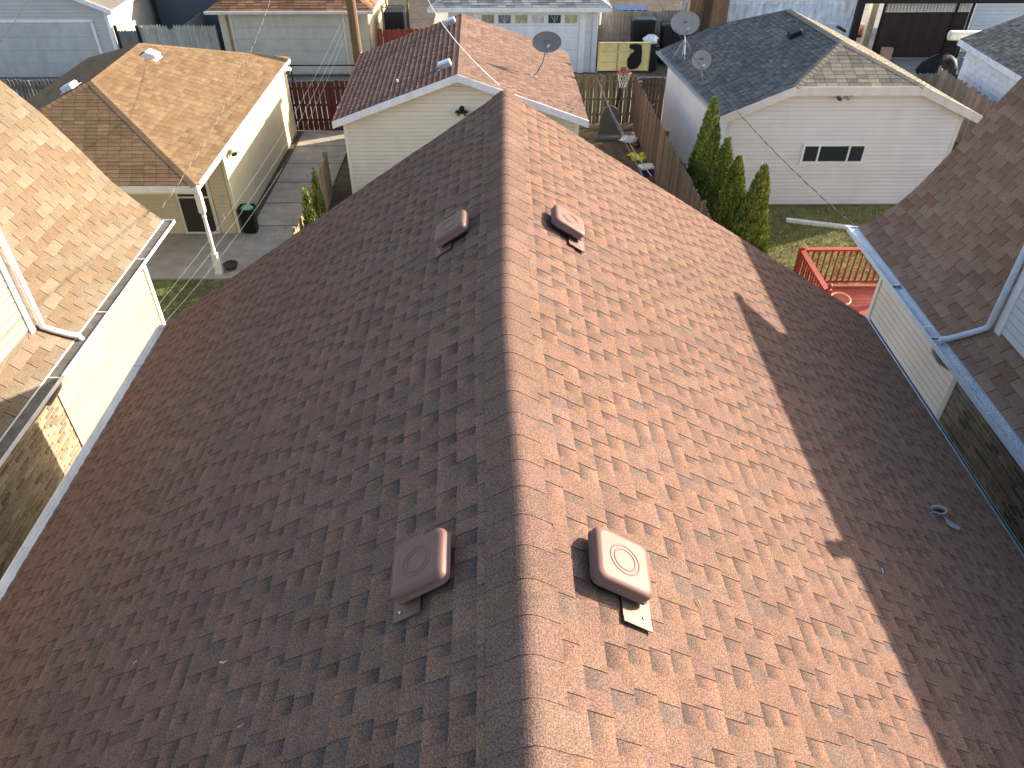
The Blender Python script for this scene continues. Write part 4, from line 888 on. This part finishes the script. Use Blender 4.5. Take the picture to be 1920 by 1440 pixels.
c0 = onz(434, 503, .05); PT = thing('flower_pot', 'dark brown low pot standing by the porch post foot', 'pot', c0)
MB().rings([[c0 + Vector((r_ * math.cos(t), r_ * math.sin(t), z)) for t in [k * math.tau / 14 for k in range(14)]] for r_, z in ((.13, 0), (.19, .12), (.2, .14), (.17, .14), (.15, .09))]).build('pot', mat('pot_brown', lin('4a3830'), .7), PT)
# patio chair on the porch
c0 = onz(300, 415, .05); CH = thing('patio_chair', 'grey patio chair on the porch beyond the tan roof corner', 'chair', c0); M = Matrix.Translation(c0) @ Matrix.Rotation(.4, 4, 'Z'); CM = mat('chair_grey', lin('a7abae'), .5)
MB().box((-.26, -.25, .42), (.26, .25, .46)).build('seat', CM, CH, M=M); MB().prism([(-.26, .25, .46), (.26, .25, .46), (.24, .36, .95), (-.24, .36, .95)], (0, .03, 0)).build('backrest', CM, CH, M=M)
for sx_ in (-.23, .23):
    for sy_ in (-.22, .22): MB().tube([(sx_, sy_, 0), (sx_, sy_, .42)], .018, 6).build('leg', CM, CH, M=M)
    MB().box((sx_ - .03, -.24, .64), (sx_ + .03, .28, .67)).build('armrest', CM, CH, M=M)
# ================================================================== FAR SIDE OF THE ALLEY
# grey garage top left
FG = thing('garage', 'pale grey garage with wide panelled door at the top left', 'garage', (-21, 37, 0)); FGC = lin('bdbbb6')
wl = MB().prism([(-26, 34.3, 0), (-16.35, 34.3, 0), (-16.35, 34.3, 2.8), (-21.2, 34.3, 4.7), (-26, 34.3, 2.8)], (0, 6.5, 0), FGC).build('wall', SIDE, FG)
def gz(z): 
    if z < 2.75: return -25.9, -16.4
    t = (z - 2.75) / 1.9; return -25.9 + 4.7 * t, -16.4 - 4.8 * t
siding(wl, (0, 34.296, 0), (1, 0, 0), (0, -1, 0), 2.28, 4.5, gz, FGC, .14); siding(wl, (0, 34.296, 0), (1, 0, 0), (0, -1, 0), .05, 2.28, lambda z: (-16.95, -16.42), FGC, .14)
siding(wl, (-16.346, 0, 0), (0, 1, 0), (1, 0, 0), .05, 2.75, lambda z: (34.4, 40.7), lin('aaa59b'), .14)
for x_, in ((-17.12,),): MB().box((x_, 34.24, 0), (x_ + .12, 34.3, 2.22), WHT).build('door_trim', PAINT, FG)
MB().box((-21.8, 34.24, 2.2), (-17.0, 34.3, 2.32), WHT).build('door_trim', PAINT, FG); MB().box((-16.45, 34.25, 0), (-16.31, 34.4, 2.75), WHT).build('corner_trim', PAINT, FG)
dd = MB().box((-21.8, 34.27, 0), (-17.13, 34.31, 2.19), FGC).build('garage_door', PAINT, FG); door_panels(dd, -21.8, -17.14, .02, 2.18, 34.235, 6, 4, lin('bab8b3'))
mb = MB(); mb.prism([(-16.0, 34.0, 2.72), (-21.2, 34.0, 4.85), (-21.2, 34.0, 4.75), (-16.0, 34.0, 2.62)], (0, 7, 0), lin('6d6860')); mb.prism([(-21.2, 34.0, 4.85), (-26.4, 34.0, 2.72), (-26.4, 34.0, 2.62), (-21.2, 34.0, 4.75)], (0, 7, 0), lin('6d6860')); rf = mb.build('roof', SHF, FG)
boards(FG, [(-26.4, 33.97, 2.74), (-21.2, 33.97, 4.87), (-15.98, 33.97, 2.74)], .2, (0, .03, 0), WHT, 'rake_board'); boards(FG, [(-15.985, 34.01, 2.71), (-15.985, 41, 2.71)], .13, (.02, 0, 0), WHT)
# beige garage
BG = thing('garage', 'beige garage with a wide ribbed door behind the wooden pole', 'garage', (-8.8, 37.5, 0)); BGC = lin('cbbfa6')
wl = MB().box((-11.9, 34.6, 0), (-5.7, 41, 2.6), BGC).build('wall', SIDE, BG)
siding(wl, (0, 34.596, 0), (1, 0, 0), (0, -1, 0), .05, 2.58, lambda z: (-11.88, -11.45), BGC, .14); siding(wl, (0, 34.596, 0), (1, 0, 0), (0, -1, 0), .05, 2.58, lambda z: (-6.68, -5.72), BGC, .14); siding(wl, (-5.696, 0, 0), (0, 1, 0), (1, 0, 0), .05, 2.58, lambda z: (34.65, 40.9), lin('dcc79a'), .14)
for x_ in (-11.45, -6.78): MB().box((x_, 34.54, 0), (x_ + .1, 34.6, 2.5), lin('d5cbb5')).build('door_trim', PAINT, BG)
MB().box((-11.35, 34.54, 2.42), (-6.78, 34.6, 2.52), lin('c5b498')).build('door_trim', PAINT, BG)
dd = MB().box((-11.35, 34.58, 0), (-6.79, 34.61, 2.41), BGC).build('garage_door', PAINT, BG); door_panels(dd, -11.34, -6.8, .02, 2.4, 34.55, 4, 5, lin('c2bcae'))
for x_ in (-6.35, -6.12): MB().tube([(x_, 34.5, 0), (x_, 34.5, 2.3)], .03, 8).build('conduit', mat('rusty_pipe', lin('8d6a52'), .7, .2), BG)
MB().tube([(-11.55, 34.52, 0), (-11.55, 34.52, 2.5)], .035, 8).build('conduit', MATS['rusty_pipe'], BG)
pfb = [(-12.25, 34.25, 2.62), (-5.4, 34.25, 2.62), (-8.8, 37.3, 4.3)]; prb = [(-5.4, 34.25, 2.62), (-5.4, 41.3, 2.62), (-8.8, 38.3, 4.3), (-8.8, 37.3, 4.3)]; plb = [(-12.25, 41.3, 2.62), (-12.25, 34.25, 2.62), (-8.8, 37.3, 4.3), (-8.8, 38.3, 4.3)]
rf = deck([pfb, prb, plb], BG)
def pal_bg(up): b = jit(R.choice((lin('8d6a50'), lin('7f5d47'), lin('9a765a'), lin('745442'))), .15, .03); return b, mix(b, (.02, .02, .02), .3)
S = Shingles(); [roof_plane(S, q, .15, 'tab', pal_bg, .33, t=.012) for q in (pfb, prb, plb)]; S.emit(rf, SHF, 200)
boards(BG, [(-12.27, 34.22, 2.62), (-5.38, 34.22, 2.62)], .13, (0, .03, 0), lin('d6cfc0'), 'fascia')
gt = MB(); gt.box((-12.3, 34.10, 2.53), (-5.36, 34.115, 2.63)); gt.box((-12.3, 34.115, 2.53), (-5.36, 34.215, 2.545)); gt.build('gutter', mat('gutter_beige', lin('cfc8ba'), .5, .1), BG)
# white garage
WG = thing('garage', 'white garage with a row of small door windows behind the satellite dish', 'garage', (.8, 38, 0)); WGC = lin('e2e4e6')
wl = MB().box((-2.35, 34.75, 0), (3.95, 41, 2.7), WGC).build('wall', SIDE, WG)
siding(wl, (0, 34.746, 0), (1, 0, 0), (0, -1, 0), .05, 2.66, lambda z: (3.42, 3.93), lin('d3d7da'), .15)
siding(wl, (0, 34.746, 0), (1, 0, 0), (0, -1, 0), .05, 2.66, lambda z: (-2.33, -1.3), lin('d3d7da'), .15)
siding(wl, (3.954, 0, 0), (0, 1, 0), (1, 0, 0), .05, 2.66, lambda z: (34.8, 40.9), WGC, .15)
MB().box((3.16, 34.66, 0), (3.42, 34.75, 2.62), WHT).build('door_trim', PAINT, WG); MB().box((-1.3, 34.66, 0), (-1.05, 34.75, 2.62), WHT).build('door_trim', PAINT, WG); MB().box((-1.05, 34.66, 2.4), (3.16, 34.75, 2.62), WHT).build('door_trim', PAINT, WG)
dd = MB().box((-1.05, 34.74, 0), (3.16, 34.76, 2.4), WGC).build('garage_door', PAINT, WG); door_panels(dd, -1.04, 3.15, .02, 1.92, 34.705, 6, 4, lin('e4e6e8'))
top = MB().box((-1.04, 34.705, 1.925), (3.15, 34.74, 2.39), lin('e4e6e8')).build('door_panel', PAINT, dd)
for k in range(6):
    a = -1.04 + 4.19 * k / 6 + .09; b = a + 4.19 / 6 - .18
    wn = MB().box((a, 34.693, 2.02), (b, 34.704, 2.34), (lin('8f8a70'), lin('6f7477'), lin('b9ad86'), lin('d2d2cc'), lin('4a4e51'), lin('b5a880'))[k]).build('door_window', mat('old_glass', (1, 1, 1), .12, .25, 5, attr=True), dd)
    for i in range(3): MB().prism([(a + (b - a) * .5, 34.692, 2.03), (a + (b - a) * (.49 + .02), 34.692, 2.03), (a + (b - a) * (.2 + .3 * i + .03), 34.692, 2.33), (a + (b - a) * (.2 + .3 * i), 34.692, 2.33)], (0, -.006, 0), WHT).build('muntin', PAINT, wn)
MB().tube([(3.7, 34.68, 0), (3.7, 34.68, 2.6)], .02, 6).build('conduit', GALV, WG); lm = MB().tube([(4.05, 34.9, 1.9), (4.05, 34.9, 2.5)], .035, 8).build('tube_lamp', WHITE, WG)
pfw = [(-3.15, 34.3, 2.72), (4.4, 34.3, 2.72), (.6, 38.2, 4.6)]; prw = [(4.4, 34.3, 2.72), (4.4, 42, 2.72), (.6, 38.4, 4.6), (.6, 38.2, 4.6)]; plw = [(-3.15, 42, 2.72), (-3.15, 34.3, 2.72), (.6, 38.2, 4.6), (.6, 38.4, 4.6)]
rf = deck([pfw, prw, plw], WG)
def pal_wg(up): b = jit(R.choice((lin('8f9192'), lin('7e8284'), lin('9a9a96'), lin('6f7376'))), .12, .02); return b, mix(b, (.02, .02, .02), .3)
S = Shingles(); nW = [roof_plane(S, q, .15, 'tab', pal_wg, .36, t=.014) for q in (pfw, prw, plw)]; S.emit(rf, SHF, 200)
caps(rf, (4.4, 34.3, 2.72), (.6, 38.2, 4.6), nW[0], nW[1], .12, .2, lambda: jit(lin('8b8d8c'), .1), SHF); caps(rf, (-3.15, 34.3, 2.72), (.6, 38.2, 4.6), nW[0], nW[2], .12, .2, lambda: jit(lin('8b8d8c'), .1), SHF)
boards(WG, [(-3.17, 34.27, 2.715), (4.42, 34.27, 2.715)], .17, (0, .03, 0), WHT, 'fascia'); MB().box((-3.1, 34.31, 2.54), (4.35, 34.74, 2.56), WHT).build('soffit', PAINT, WG)
# peeling white garage behind the grey roof
BW = thing('garage', 'white garage with peeling door paint behind the grey clipped roof', 'garage', (13.5, 39, 0)); PEEL = mat('peeling_white', lin('dfe3e8'), .7, .12, 3, streak=(.3, (7, 7, 1.2)))
p = ony(1336, 60, 37.0); q = ony(1600, 60, 37.0)
MB().box((p.x, 37.0, 0), (q.x, 42, 3.6)).build('wall', PEEL, BW)
for a, b in ((1342, 1462), (1475, 1580)):
    A = ony(a, 30, 36.95); B = ony(b, 30, 36.95); d = MB().box((A.x, 36.93, 0), (B.x, 36.99, 2.35)).build('garage_door', PEEL, BW)
    MB().box((A.x + .15, 36.915, 1.5), (B.x - .15, 36.929, 2.25)).build('door_panel', mat('peel_panel', lin('d0d6de'), .7, .15, 4, streak=(.3, (7, 7, 1.2))), d); MB().box((A.x + .15, 36.915, .3), (B.x - .15, 36.929, 1.4)).build('door_panel', MATS['peel_panel'], d)
    MB().box((A.x - .12, 36.91, 2.36), (B.x + .12, 36.99, 2.5)).build('door_trim', WHITE, BW)
MB().box((p.x - .3, 36.6, 3.55), (q.x + .3, 42.3, 3.7)).build('roof', SHF, BW)
# utility pole
pp = ony(668, 80, 28.55); pt = ony(652, -10, 28.55)
UP = thing('utility_pole', 'weathered wooden utility pole behind the red brown garage', 'utility pole', (pp.x, 28.55, 0))
MB().tube([(pp.x + .06, 28.55, 0), (pp.x, 28.55, 3), (pp.x - .12, 28.5, 9.5)], [.19, .17, .13], 14).build('shaft', POLEM, UP)
MB().box((pp.x + .14, 28.4, .2), (pp.x + .18, 28.46, 2.6)).build('ground_strip', WOODA, UP); MB().box((pp.x - 1.3, 28.42, 8.9), (pp.x + 1.1, 28.53, 9.02)).build('crossarm', POLEM, UP)
# steel frame, dark gate, beige post, white wall, cars at the top right
SG = thing('gate', 'large dark brown sliding gate with a pale slotted top rail', 'gate', (19.3, 36.5, 0)); yg = 36.6
a = ony(1655, 25, yg); b = ony(1822, 12, yg); zt = a.z; zm = ony(1700, 22, yg).z; zb = .05
x = a.x; k = 0; wpl = (b.x - a.x) / 26
while x < b.x - .02:
    MB().box((x, yg, zb), (x + wpl - .006, yg + .04, zm - .02), jit(lin('3c2c28'), .12)).build('board', WOODA, SG); x += wpl; k += 1
x = a.x
while x < b.x - .02:
    MB().box((x, yg - .01, zm), (x + wpl - .05, yg + .03, zm + .42), lin('cfc9bb')).build('top_slat', PAINT, SG); x += wpl
MB().box((a.x, yg + .035, zm), (b.x, yg + .045, zm + .42), lin('bdb7a8')).build('top_rail', PAINT, SG)
for xx in (a.x - .05, ony(1790, 20, yg).x, b.x): MB().box((xx, yg - .05, 0), (xx + .12, yg - .015, zm + .6)).build('gate_post', BLACKM, SG)
fp = ony(1612, 20, 36.4); SF = thing('steel_frame', 'black steel gate frame with a long overhead beam', 'frame', (fp.x, 36.4, 0))
MB().box((fp.x - .14, 36.3, 0), (fp.x + .14, 36.55, 4.0)).build('post', BLACKM, SF); zz = ony(1700, 3, 36.4).z; MB().box((fp.x + .14, 36.32, zz - .06), (fp.x + 9.5, 36.52, zz + .25)).build('beam', BLACKM, SF)
MB().box((fp.x + 9.3, 36.3, 0), (fp.x + 9.52, 36.315, zz - .06)).build('post', BLACKM, SF)
wa = ony(1825, 30, 37.6); wb = ony(1990, 30, 37.6); WW = thing('garage', 'long white sided building behind the green car', 'building', ((wa.x + wb.x) / 2, 40, 0)); wl = MB().box((wa.x, 37.6, 0), (wb.x + 2, 43, 3.6), lin('dfe1e3')).build('wall', SIDE, WW)
siding(wl, (0, 37.596, 0), (1, 0, 0), (0, -1, 0), .05, 3.5, lambda z: (wa.x + .02, wb.x + 1.9), lin('dfe1e3'), .16)
MB().box((wa.x - .1, 37.3, 3.6), (wb.x + 2.2, 43.2, 3.75), lin('77736c')).build('roof', PAINT, WW)
bp = ony(1637, 30, 37.3); MB_ = MB().box((bp.x - .18, 37.2, 0), (bp.x + .1, 37.5, 3.1), lin('c3b595')); tag(MB_.build('post', PAINT), 'pale beige square post beside the dark gate', 'post')
c0 = ony(1620, 32, 40.5); lump('rock_pile', 'pale red stones in the bed beyond the steel frame', 'stones', (c0.x, 40.5, 0), .45, mat('stone_red', lin('a5705c'), .9, .4, 9, bump=.8), (1.3, 1, .5), seed=21)
MB_ = MB().face([(fp.x - .1, 36.6, .014), (bp.x - .1, 36.6, .014), (bp.x + .4, 40.0, .014), (fp.x + .1, 40.0, .014)]); structure(MB_.build('path', CONC))
def car(label, c, ang, body, rack=False, L=4.6, Wc=1.85, hb=.95, hr=1.75):
    T = thing('parked_car', label, 'car', c); M = Matrix.Translation(Vector(c)) @ Matrix.Rotation(ang, 4, 'Z')
    side = [(-L / 2, .35), (-L / 2 + .05, .8), (-L / 2 + .25, hb), (L / 2 - 1.0, hb + .02), (L / 2 - .1, hb - .1), (L / 2, .55), (L / 2 - .05, .32)]
    mb = MB(); mb.rings([[Vector((x, -Wc / 2, z)) for x, z in side], [Vector((x, -Wc / 2 + .0, z)) for x, z in side], [Vector((x, Wc / 2, z)) for x, z in side]]); mb.build('body', body, T, M=M)
    cab = [(-L / 2 + .3, hb), (-L / 2 + .55, hr - .08), (-L / 2 + .8, hr), (.55, hr), (.85, hr - .06), (1.45, hb)]; wi = .14
    mb = MB(); lo = [Vector((x, (-Wc / 2 + .03), z)) if z <= hb else Vector((x, -Wc / 2 + wi, z)) for x, z in cab]; hi = [Vector((p.x, -p.y, p.z)) for p in lo]
    mb.rings([lo, hi]); mb.build('cabin', GLASS, T, M=M)
    mb = MB(); rl = [(-L / 2 + .52, hr - .02), (-L / 2 + .8, hr + .03), (.55, hr + .03), (.88, hr - .02)]; mb.rings([[Vector((x, -Wc / 2 + wi - .02, z - .02)) for x, z in rl] + [Vector((x, -Wc / 2 + wi, z - .07)) for x, z in rl[::-1]], [Vector((x, -Wc / 2 + wi + .12, z + .02)) for x, z in rl] + [Vector((x, -Wc / 2 + wi + .1, z - .05)) for x, z in rl[::-1]], [Vector((x, Wc / 2 - wi - .12, z + .02)) for x, z in rl] + [Vector((x, Wc / 2 - wi - .1, z - .05)) for x, z in rl[::-1]], [Vector((x, Wc / 2 - wi + .02, z - .02)) for x, z in rl] + [Vector((x, Wc / 2 - wi, z - .07)) for x, z in rl[::-1]]]); rf_ = mb.build('car_roof', body, T, M=M)
    if rack:
        for s_ in (-1, 1): MB().tube([(-L / 2 + .8, s_ * (Wc / 2 - .3), hr + .11), (.5, s_ * (Wc / 2 - .3), hr + .11)], .025, 6).build('rack_rail', BLACKM, rf_, M=M)
        for x_ in (-1.1, -.2): MB().box((x_, -Wc / 2 + .28, hr + .09), (x_ + .07, Wc / 2 - .28, hr + .12)).build('rack_bar', BLACKM, rf_, M=M)
        for y_ in (-.35, -.12, .12, .35): MB().box((-1.4, y_ - .03, hr + .05), (.4, y_ + .03, hr + .062)).build('roof_rib', BLACKM, rf_, M=M)
    for sx_ in (-L / 2 + .85, L / 2 - .85):
        for s_ in (-1, 1):
            w_ = MB().tube([(sx_, s_ * (Wc / 2 - .2), .33), (sx_, s_ * (Wc / 2 + .01), .33)], .33, 16).build('wheel', DARK, T, M=M); MB().tube([(sx_, s_ * (Wc / 2 + .011), .33), (sx_, s_ * (Wc / 2 + .02), .33)], .2, 12).build('rim', GALV, w_, M=M)
    for s_ in (-1, 1): MB().box((L / 2 - .16, s_ * .65 - .15, .62), (L / 2 - .01, s_ * .65 + .15, .76)).build('headlight', mat('lamp_glass', lin('d5d8da'), .15), T, M=M)
    return T
p = ony(1895, 52, 32.6); car('dark green car with a black roof rack beyond the peeling garage roof', (p.x + .6, 32.6, .01), math.pi, mat('green_paint', lin('24594c'), .25, .05, spec=.5, coat=.5), True)
p = ony(1790, 108, 30.6); car('dull blue car half hidden behind the peeling white garage', (p.x + 1.8, 31.0, .01), math.pi, mat('blue_paint', lin('5b6f86'), .3, .06, spec=.5, coat=.4), False, hb=.9, hr=1.45)
# peeling garage on the right
PG = thing('garage', 'peeling white garage with a grey brown roof at the right edge', 'garage', (19, 27, 0))
PW = mat('peeling_boards', (1, 1, 1), .75, .12, 4, attr=True)
t = PW.node_tree; N = t.nodes; Lk = t.links; b = N['Principled BSDF']; src = b.inputs['Base Color'].links[0].from_socket
tc = N.new('ShaderNodeTexCoord'); n_ = N.new('ShaderNodeTexNoise'); n_.inputs['Scale'].default_value = 5; n_.inputs['Detail'].default_value = 8; mpn = N.new('ShaderNodeMapping'); mpn.inputs['Scale'].default_value = (1, 1, 2.5); Lk.new(tc.outputs['Object'], mpn.inputs[0]); Lk.new(mpn.outputs[0], n_.inputs[0])
rp = N.new('ShaderNodeMapRange'); rp.inputs[1].default_value = .665; rp.inputs[2].default_value = .685; Lk.new(n_.outputs['Fac'], rp.inputs[0]); x = N.new('ShaderNodeMix'); x.data_type = 'RGBA'; Lk.new(rp.outputs[0], x.inputs[0]); Lk.new(src, x.inputs[6]); x.inputs[7].default_value = (*lin('6b5f55'), 1); Lk.new(x.outputs[2], b.inputs['Base Color'])
wl = MB().box((16.8, 20.0, 0), (23, 29.2, 2.62), WHT).build('wall', PW, PG); siding(wl, (16.796, 0, 0), (0, 1, 0), (-1, 0, 0), .3, 2.6, lambda z: (20.1, 29.15), lin('e3e6ea'), .19, m=PW)
pgl = [(16.55, 29.5, 2.72), (16.55, 19.8, 2.72), (20.0, 19.8, 4.1), (20.0, 29.5, 4.1)]; rf = deck([pgl, [(23.5, 19.8, 2.72), (23.5, 29.5, 2.72), (20, 29.5, 4.1), (20, 19.8, 4.1)]], PG)
def pal_pg(up): b = jit(R.choice((lin('857a70'), lin('776d65'), lin('948679'), lin('6c645e'))), .15, .03); return b, mix(b, (.02, .02, .02), .2)
S = Shingles(); roof_plane(S, pgl, .143, 'lam', pal_pg, t=.005); S.emit(rf, SHF, 200)
boards(PG, [(16.53, 19.8, 2.71), (16.53, 29.52, 2.71)], .2, (.03, 0, 0), lin('e6e8ea'), 'fascia', PW); MB().prism([(16.53, 29.5, 2.7), (20, 29.5, 4.09), (20, 29.5, 3.9), (16.53, 29.5, 2.5)], (0, .03, 0), WHT).build('rake_board', PW, PG)
p = ony(1825, 62, 30.2); tag(MB().rings([[Vector((p.x - .9 + x_, 30.2 + r_ * math.cos(t), p.z - .08 + r_ * math.sin(t))) for t in [k * math.tau / 14 for k in range(14)]] for x_, r_ in ((0, .05), (.04, .17), (1.3, .17), (1.42, .1), (1.46, .03))]).build('tank', mat('tank_cream', lin('ddd8c4'), .5)), 'cream cylindrical tank beyond the peeling garage roof', 'tank')
TP = MB(); [TP.tube([(p.x - .4 + k * .9, 30.2, 0), (p.x - .4 + k * .9, 30.2, p.z - .24)], .04, 6) for k in (1,)]; o = TP.build('tank_legs', GALV); adopt(o, [q for q in bpy.data.objects if q.name == 'tank'][0])
p = ony(1765, 95, 30.9); lump('tarp_bundle', 'black tarp covered bundle in front of the dark gate', 'bundle', (p.x + .2, 30.9, 0), .75, mat('black_tarp', lin('1b1c1e'), .7, .2, spec=.2), (1, .9, 1.15), seed=31)
c0 = onz(1665, 100, .4); M_ = MB().box((c0.x - .25, c0.y, 0), (c0.x + .2, c0.y + .25, .6), lin('c69a86')); tag(M_.build('box', PAINT), 'pale pink carton just beyond the grey garage ridge', 'box')
# things in the yards beyond the alley (top edge of the picture)
bl = ony(400, 8, 40); SD = thing('shed', 'dark blue shed wall behind the pointed picket fence', 'shed', (-14.2, 41, 0)); MB().box((-16.0, 38.6, 0), (-12.3, 44, 3.4), lin('4c555e')).build('wall', PAINT, SD); MB().box((-16.2, 38.4, 3.4), (-12.1, 44.2, 3.5), lin('3a3f45')).build('roof', PAINT, SD)
mb = MB(); pgs = [(-16.1, 36.5, 0), (-14.3, 36.3, 0)]
CF = thing('gate', 'grey mesh gate leaf standing open behind the pointed fence', 'gate', (-15, 37, 0)); a = ony(345, 48, 36.5); b = ony(372, 6, 38.5)
MB().tube([(a.x, a.y, 0), a], .03, 6).build('gate_post', GALV, CF); MB().tube([a, (b.x, b.y, a.z + .05)], .03, 6).build('top_bar', GALV, CF); MB().prism([(a.x, a.y, .2), (b.x, b.y, .2), (b.x, b.y, a.z), (a.x, a.y, a.z - .03)], (.01, 0, 0), lin('8b8a80')).build('infill', PAINT, CF)
CG = thing('cage', 'dark wire cage on wooden posts beyond the red fence', 'cage', (-4.8, 37, 0)); 
for x_, y_ in ((-5.3, 36.2), (-4.35, 36.2), (-5.3, 37.6), (-4.35, 37.6)): MB().box((x_ - .04, y_ - .04, 0), (x_ + .04, y_ + .04, 2.4), lin('a08c6a')).build('post', PAINT, CG)
MB().box((-5.26, 36.25, .3), (-4.39, 37.55, 2.1), lin('2b2d31')).build('cage_body', PAINT, CG)
for z_ in (.3, 1.2, 2.3): MB().box((-5.3, 36.14, z_), (-4.35, 36.159, z_ + .05), lin('9a8866')).build('rail', PAINT, CG)
BC = thing('parked_bicycle', 'dark bicycle lying by the path beyond the red fence', 'bicycle', (-3.9, 37, 0)); 
for x_ in (-4.05, -3.45): MB().tube([Vector((x_ + .3 * math.cos(t), 37.2 + .12 * math.sin(t), .35 + .3 * math.sin(t))) for t in [k * math.tau / 18 for k in range(19)]], .025, 5, cap=False).build('wheel', DARK, BC)
MB().tube([(-4.05, 37.2, .35), (-3.85, 37.25, .75), (-3.5, 37.25, .75), (-3.75, 37.2, .35), (-4.05, 37.2, .35)], .02, 5).build('frame', mat('bike_red', lin('7a3230'), .4), BC); MB().box((-3.95, 37.2, .8), (-3.75, 37.3, .85)).build('saddle', DARK, BC)
MB_ = MB(); [MB_.tube([(x_, 42, 0), (x_, 42, .8)], .03, 6) for x_ in (6.0, 7.4)]; 
TB = thing('folding_table', 'blue topped table at the top edge behind the grey fence', 'table', (6.7, 42.3, 0)); q = ony(1185, 3, 42); 
for x_ in (q.x - .6, q.x + .6): MB().tube([(x_, 42, 0), (x_, 42, .82)], .03, 6).build('leg', GALV, TB); MB().tube([(x_, 42.8, 0), (x_, 42.8, .82)], .03, 6).build('leg', GALV, TB)
MB().box((q.x - .8, 41.9, .822), (q.x + .8, 42.9, .87)).build('table_top', mat('tarp_blue', lin('24406f'), .6), TB)
p = ony(1312, 20, 36.15); BK = thing('bucket', 'grey bucket hanging on the tall plank fence', 'bucket', (p.x - .2, 36.1, 2.2)); z_ = ony(1282, 12, 36.1); MB().rings([[Vector((z_.x + r_ * math.cos(t), 36.05 + r_ * math.sin(t), z_.z + dz)) for t in [k * math.tau / 14 for k in range(14)]] for r_, dz in ((.12, -.2), (.16, .18), (.145, .18), (.11, -.15))]).build('pail', GALV, BK); MB().tube([(z_.x - .16, 36.05, z_.z + .18), (z_.x, 36.05, z_.z + .36), (z_.x + .16, 36.05, z_.z + .18)], .01, 5).build('handle', GALV, BK)
MB().tube([ony(1328, 50, 36.0) * 1, ony(1332, -20, 36.0)], .17, 10)
pl_ = ony(1328, 20, 36.0); U2 = thing('utility_pole', 'dark brown wooden pole beside the tall plank fence', 'utility pole', (pl_.x, 36, 0)); MB().tube([(pl_.x - .1, 36, 0), (pl_.x, 36, 3), (pl_.x + .1, 36, 9)], [.2, .17, .14], 12).build('shaft', mat('pole_dark', lin('4c3a2e'), .9, .25, 6, bump=.6, bscale=20, scale3=(6, 6, .4)), U2)
# ================================================================== OVERHEAD WIRES
def wire(label, a, b, sag, r, m, tail=None, twist=None):
    a = Vector(a); b = Vector(b); pts = []
    for i in range(33):
        t = i / 32; p = a + (b - a) * t; p.z -= sag * 4 * t * (1 - t); pts.append(p)
    W = MB().tube(pts, r, 5)
    if twist is None: return tag(W.build('wire', m), label, 'wire')
    T = thing('wire', label, 'wire', a); W.build('core', m, T); mb = MB(); q = []
    for i in range(241):
        t = i / 240; p = a + (b - a) * t; p.z -= sag * 4 * t * (1 - t); an = i * .55; q.append(p + Vector((math.cos(an), 0, math.sin(an))) * r * 1.5)
    mb.tube(q, r * .8, 4).build('strand', twist, T); return T
wire('twisted service cable from the tan roof corner up across the tan garage', (-6.12, 12.7, 4.35), ony(515, -25, 25.5), .35, .005, WIREK, twist=mat('wire_pale', lin('8f8b84'), .6))
wire('white cable running from the brown ridge end up over the red brown roof', (-.06, 9.22, 7.56), ony(795, -15, 27.0), .2, .009, WIREW)
wire('black cable from the pale gutter corner up past the grey garage roof', (6.2, 12.4, 4.1), ony(1228, -10, 30.0), .45, .007, WIREK, twist=mat('wire_mid', lin('55524f'), .6))
st = onp(1214, 334, (0, 0, RZ), nR)
wire('pair of dark cables from the hoop fence down to the brown roof edge, left strand', st + Vector((-.06, 0, .02)), ony(1113, 128, 28.35), .12, .006, WIREK); wire('pair of dark cables from the hoop fence down to the brown roof edge, right strand', st + Vector((.05, .0, .02)), ony(1116, 130, 28.35), .22, .007, mat('wire_grey', lin('4c4c4c'), .6))
wire('thin dark wire crossing the top left garage door', ony(60, -15, 30), ony(-30, 112, 22), .1, .010, WIREK)
w0 = onx(133, 772, -6.42)
wire('upper thin service wire from the pole to the tan house wall', ony(648, 25, 28.4), w0 + Vector((0, .02, .06)), .62, .0024, mat('wire_thin', lin('7c7a75'), .6)); wire('middle thin service wire from the pole to the tan house wall', ony(650, 40, 28.4), w0 + Vector((0, -.03, 0)), .8, .0026, MATS['wire_thin']); wire('lower thin service wire from the pole to the tan house wall', ony(651, 55, 28.4), w0 + Vector((0, -.08, -.06)), 1.0, .0024, MATS['wire_thin'])
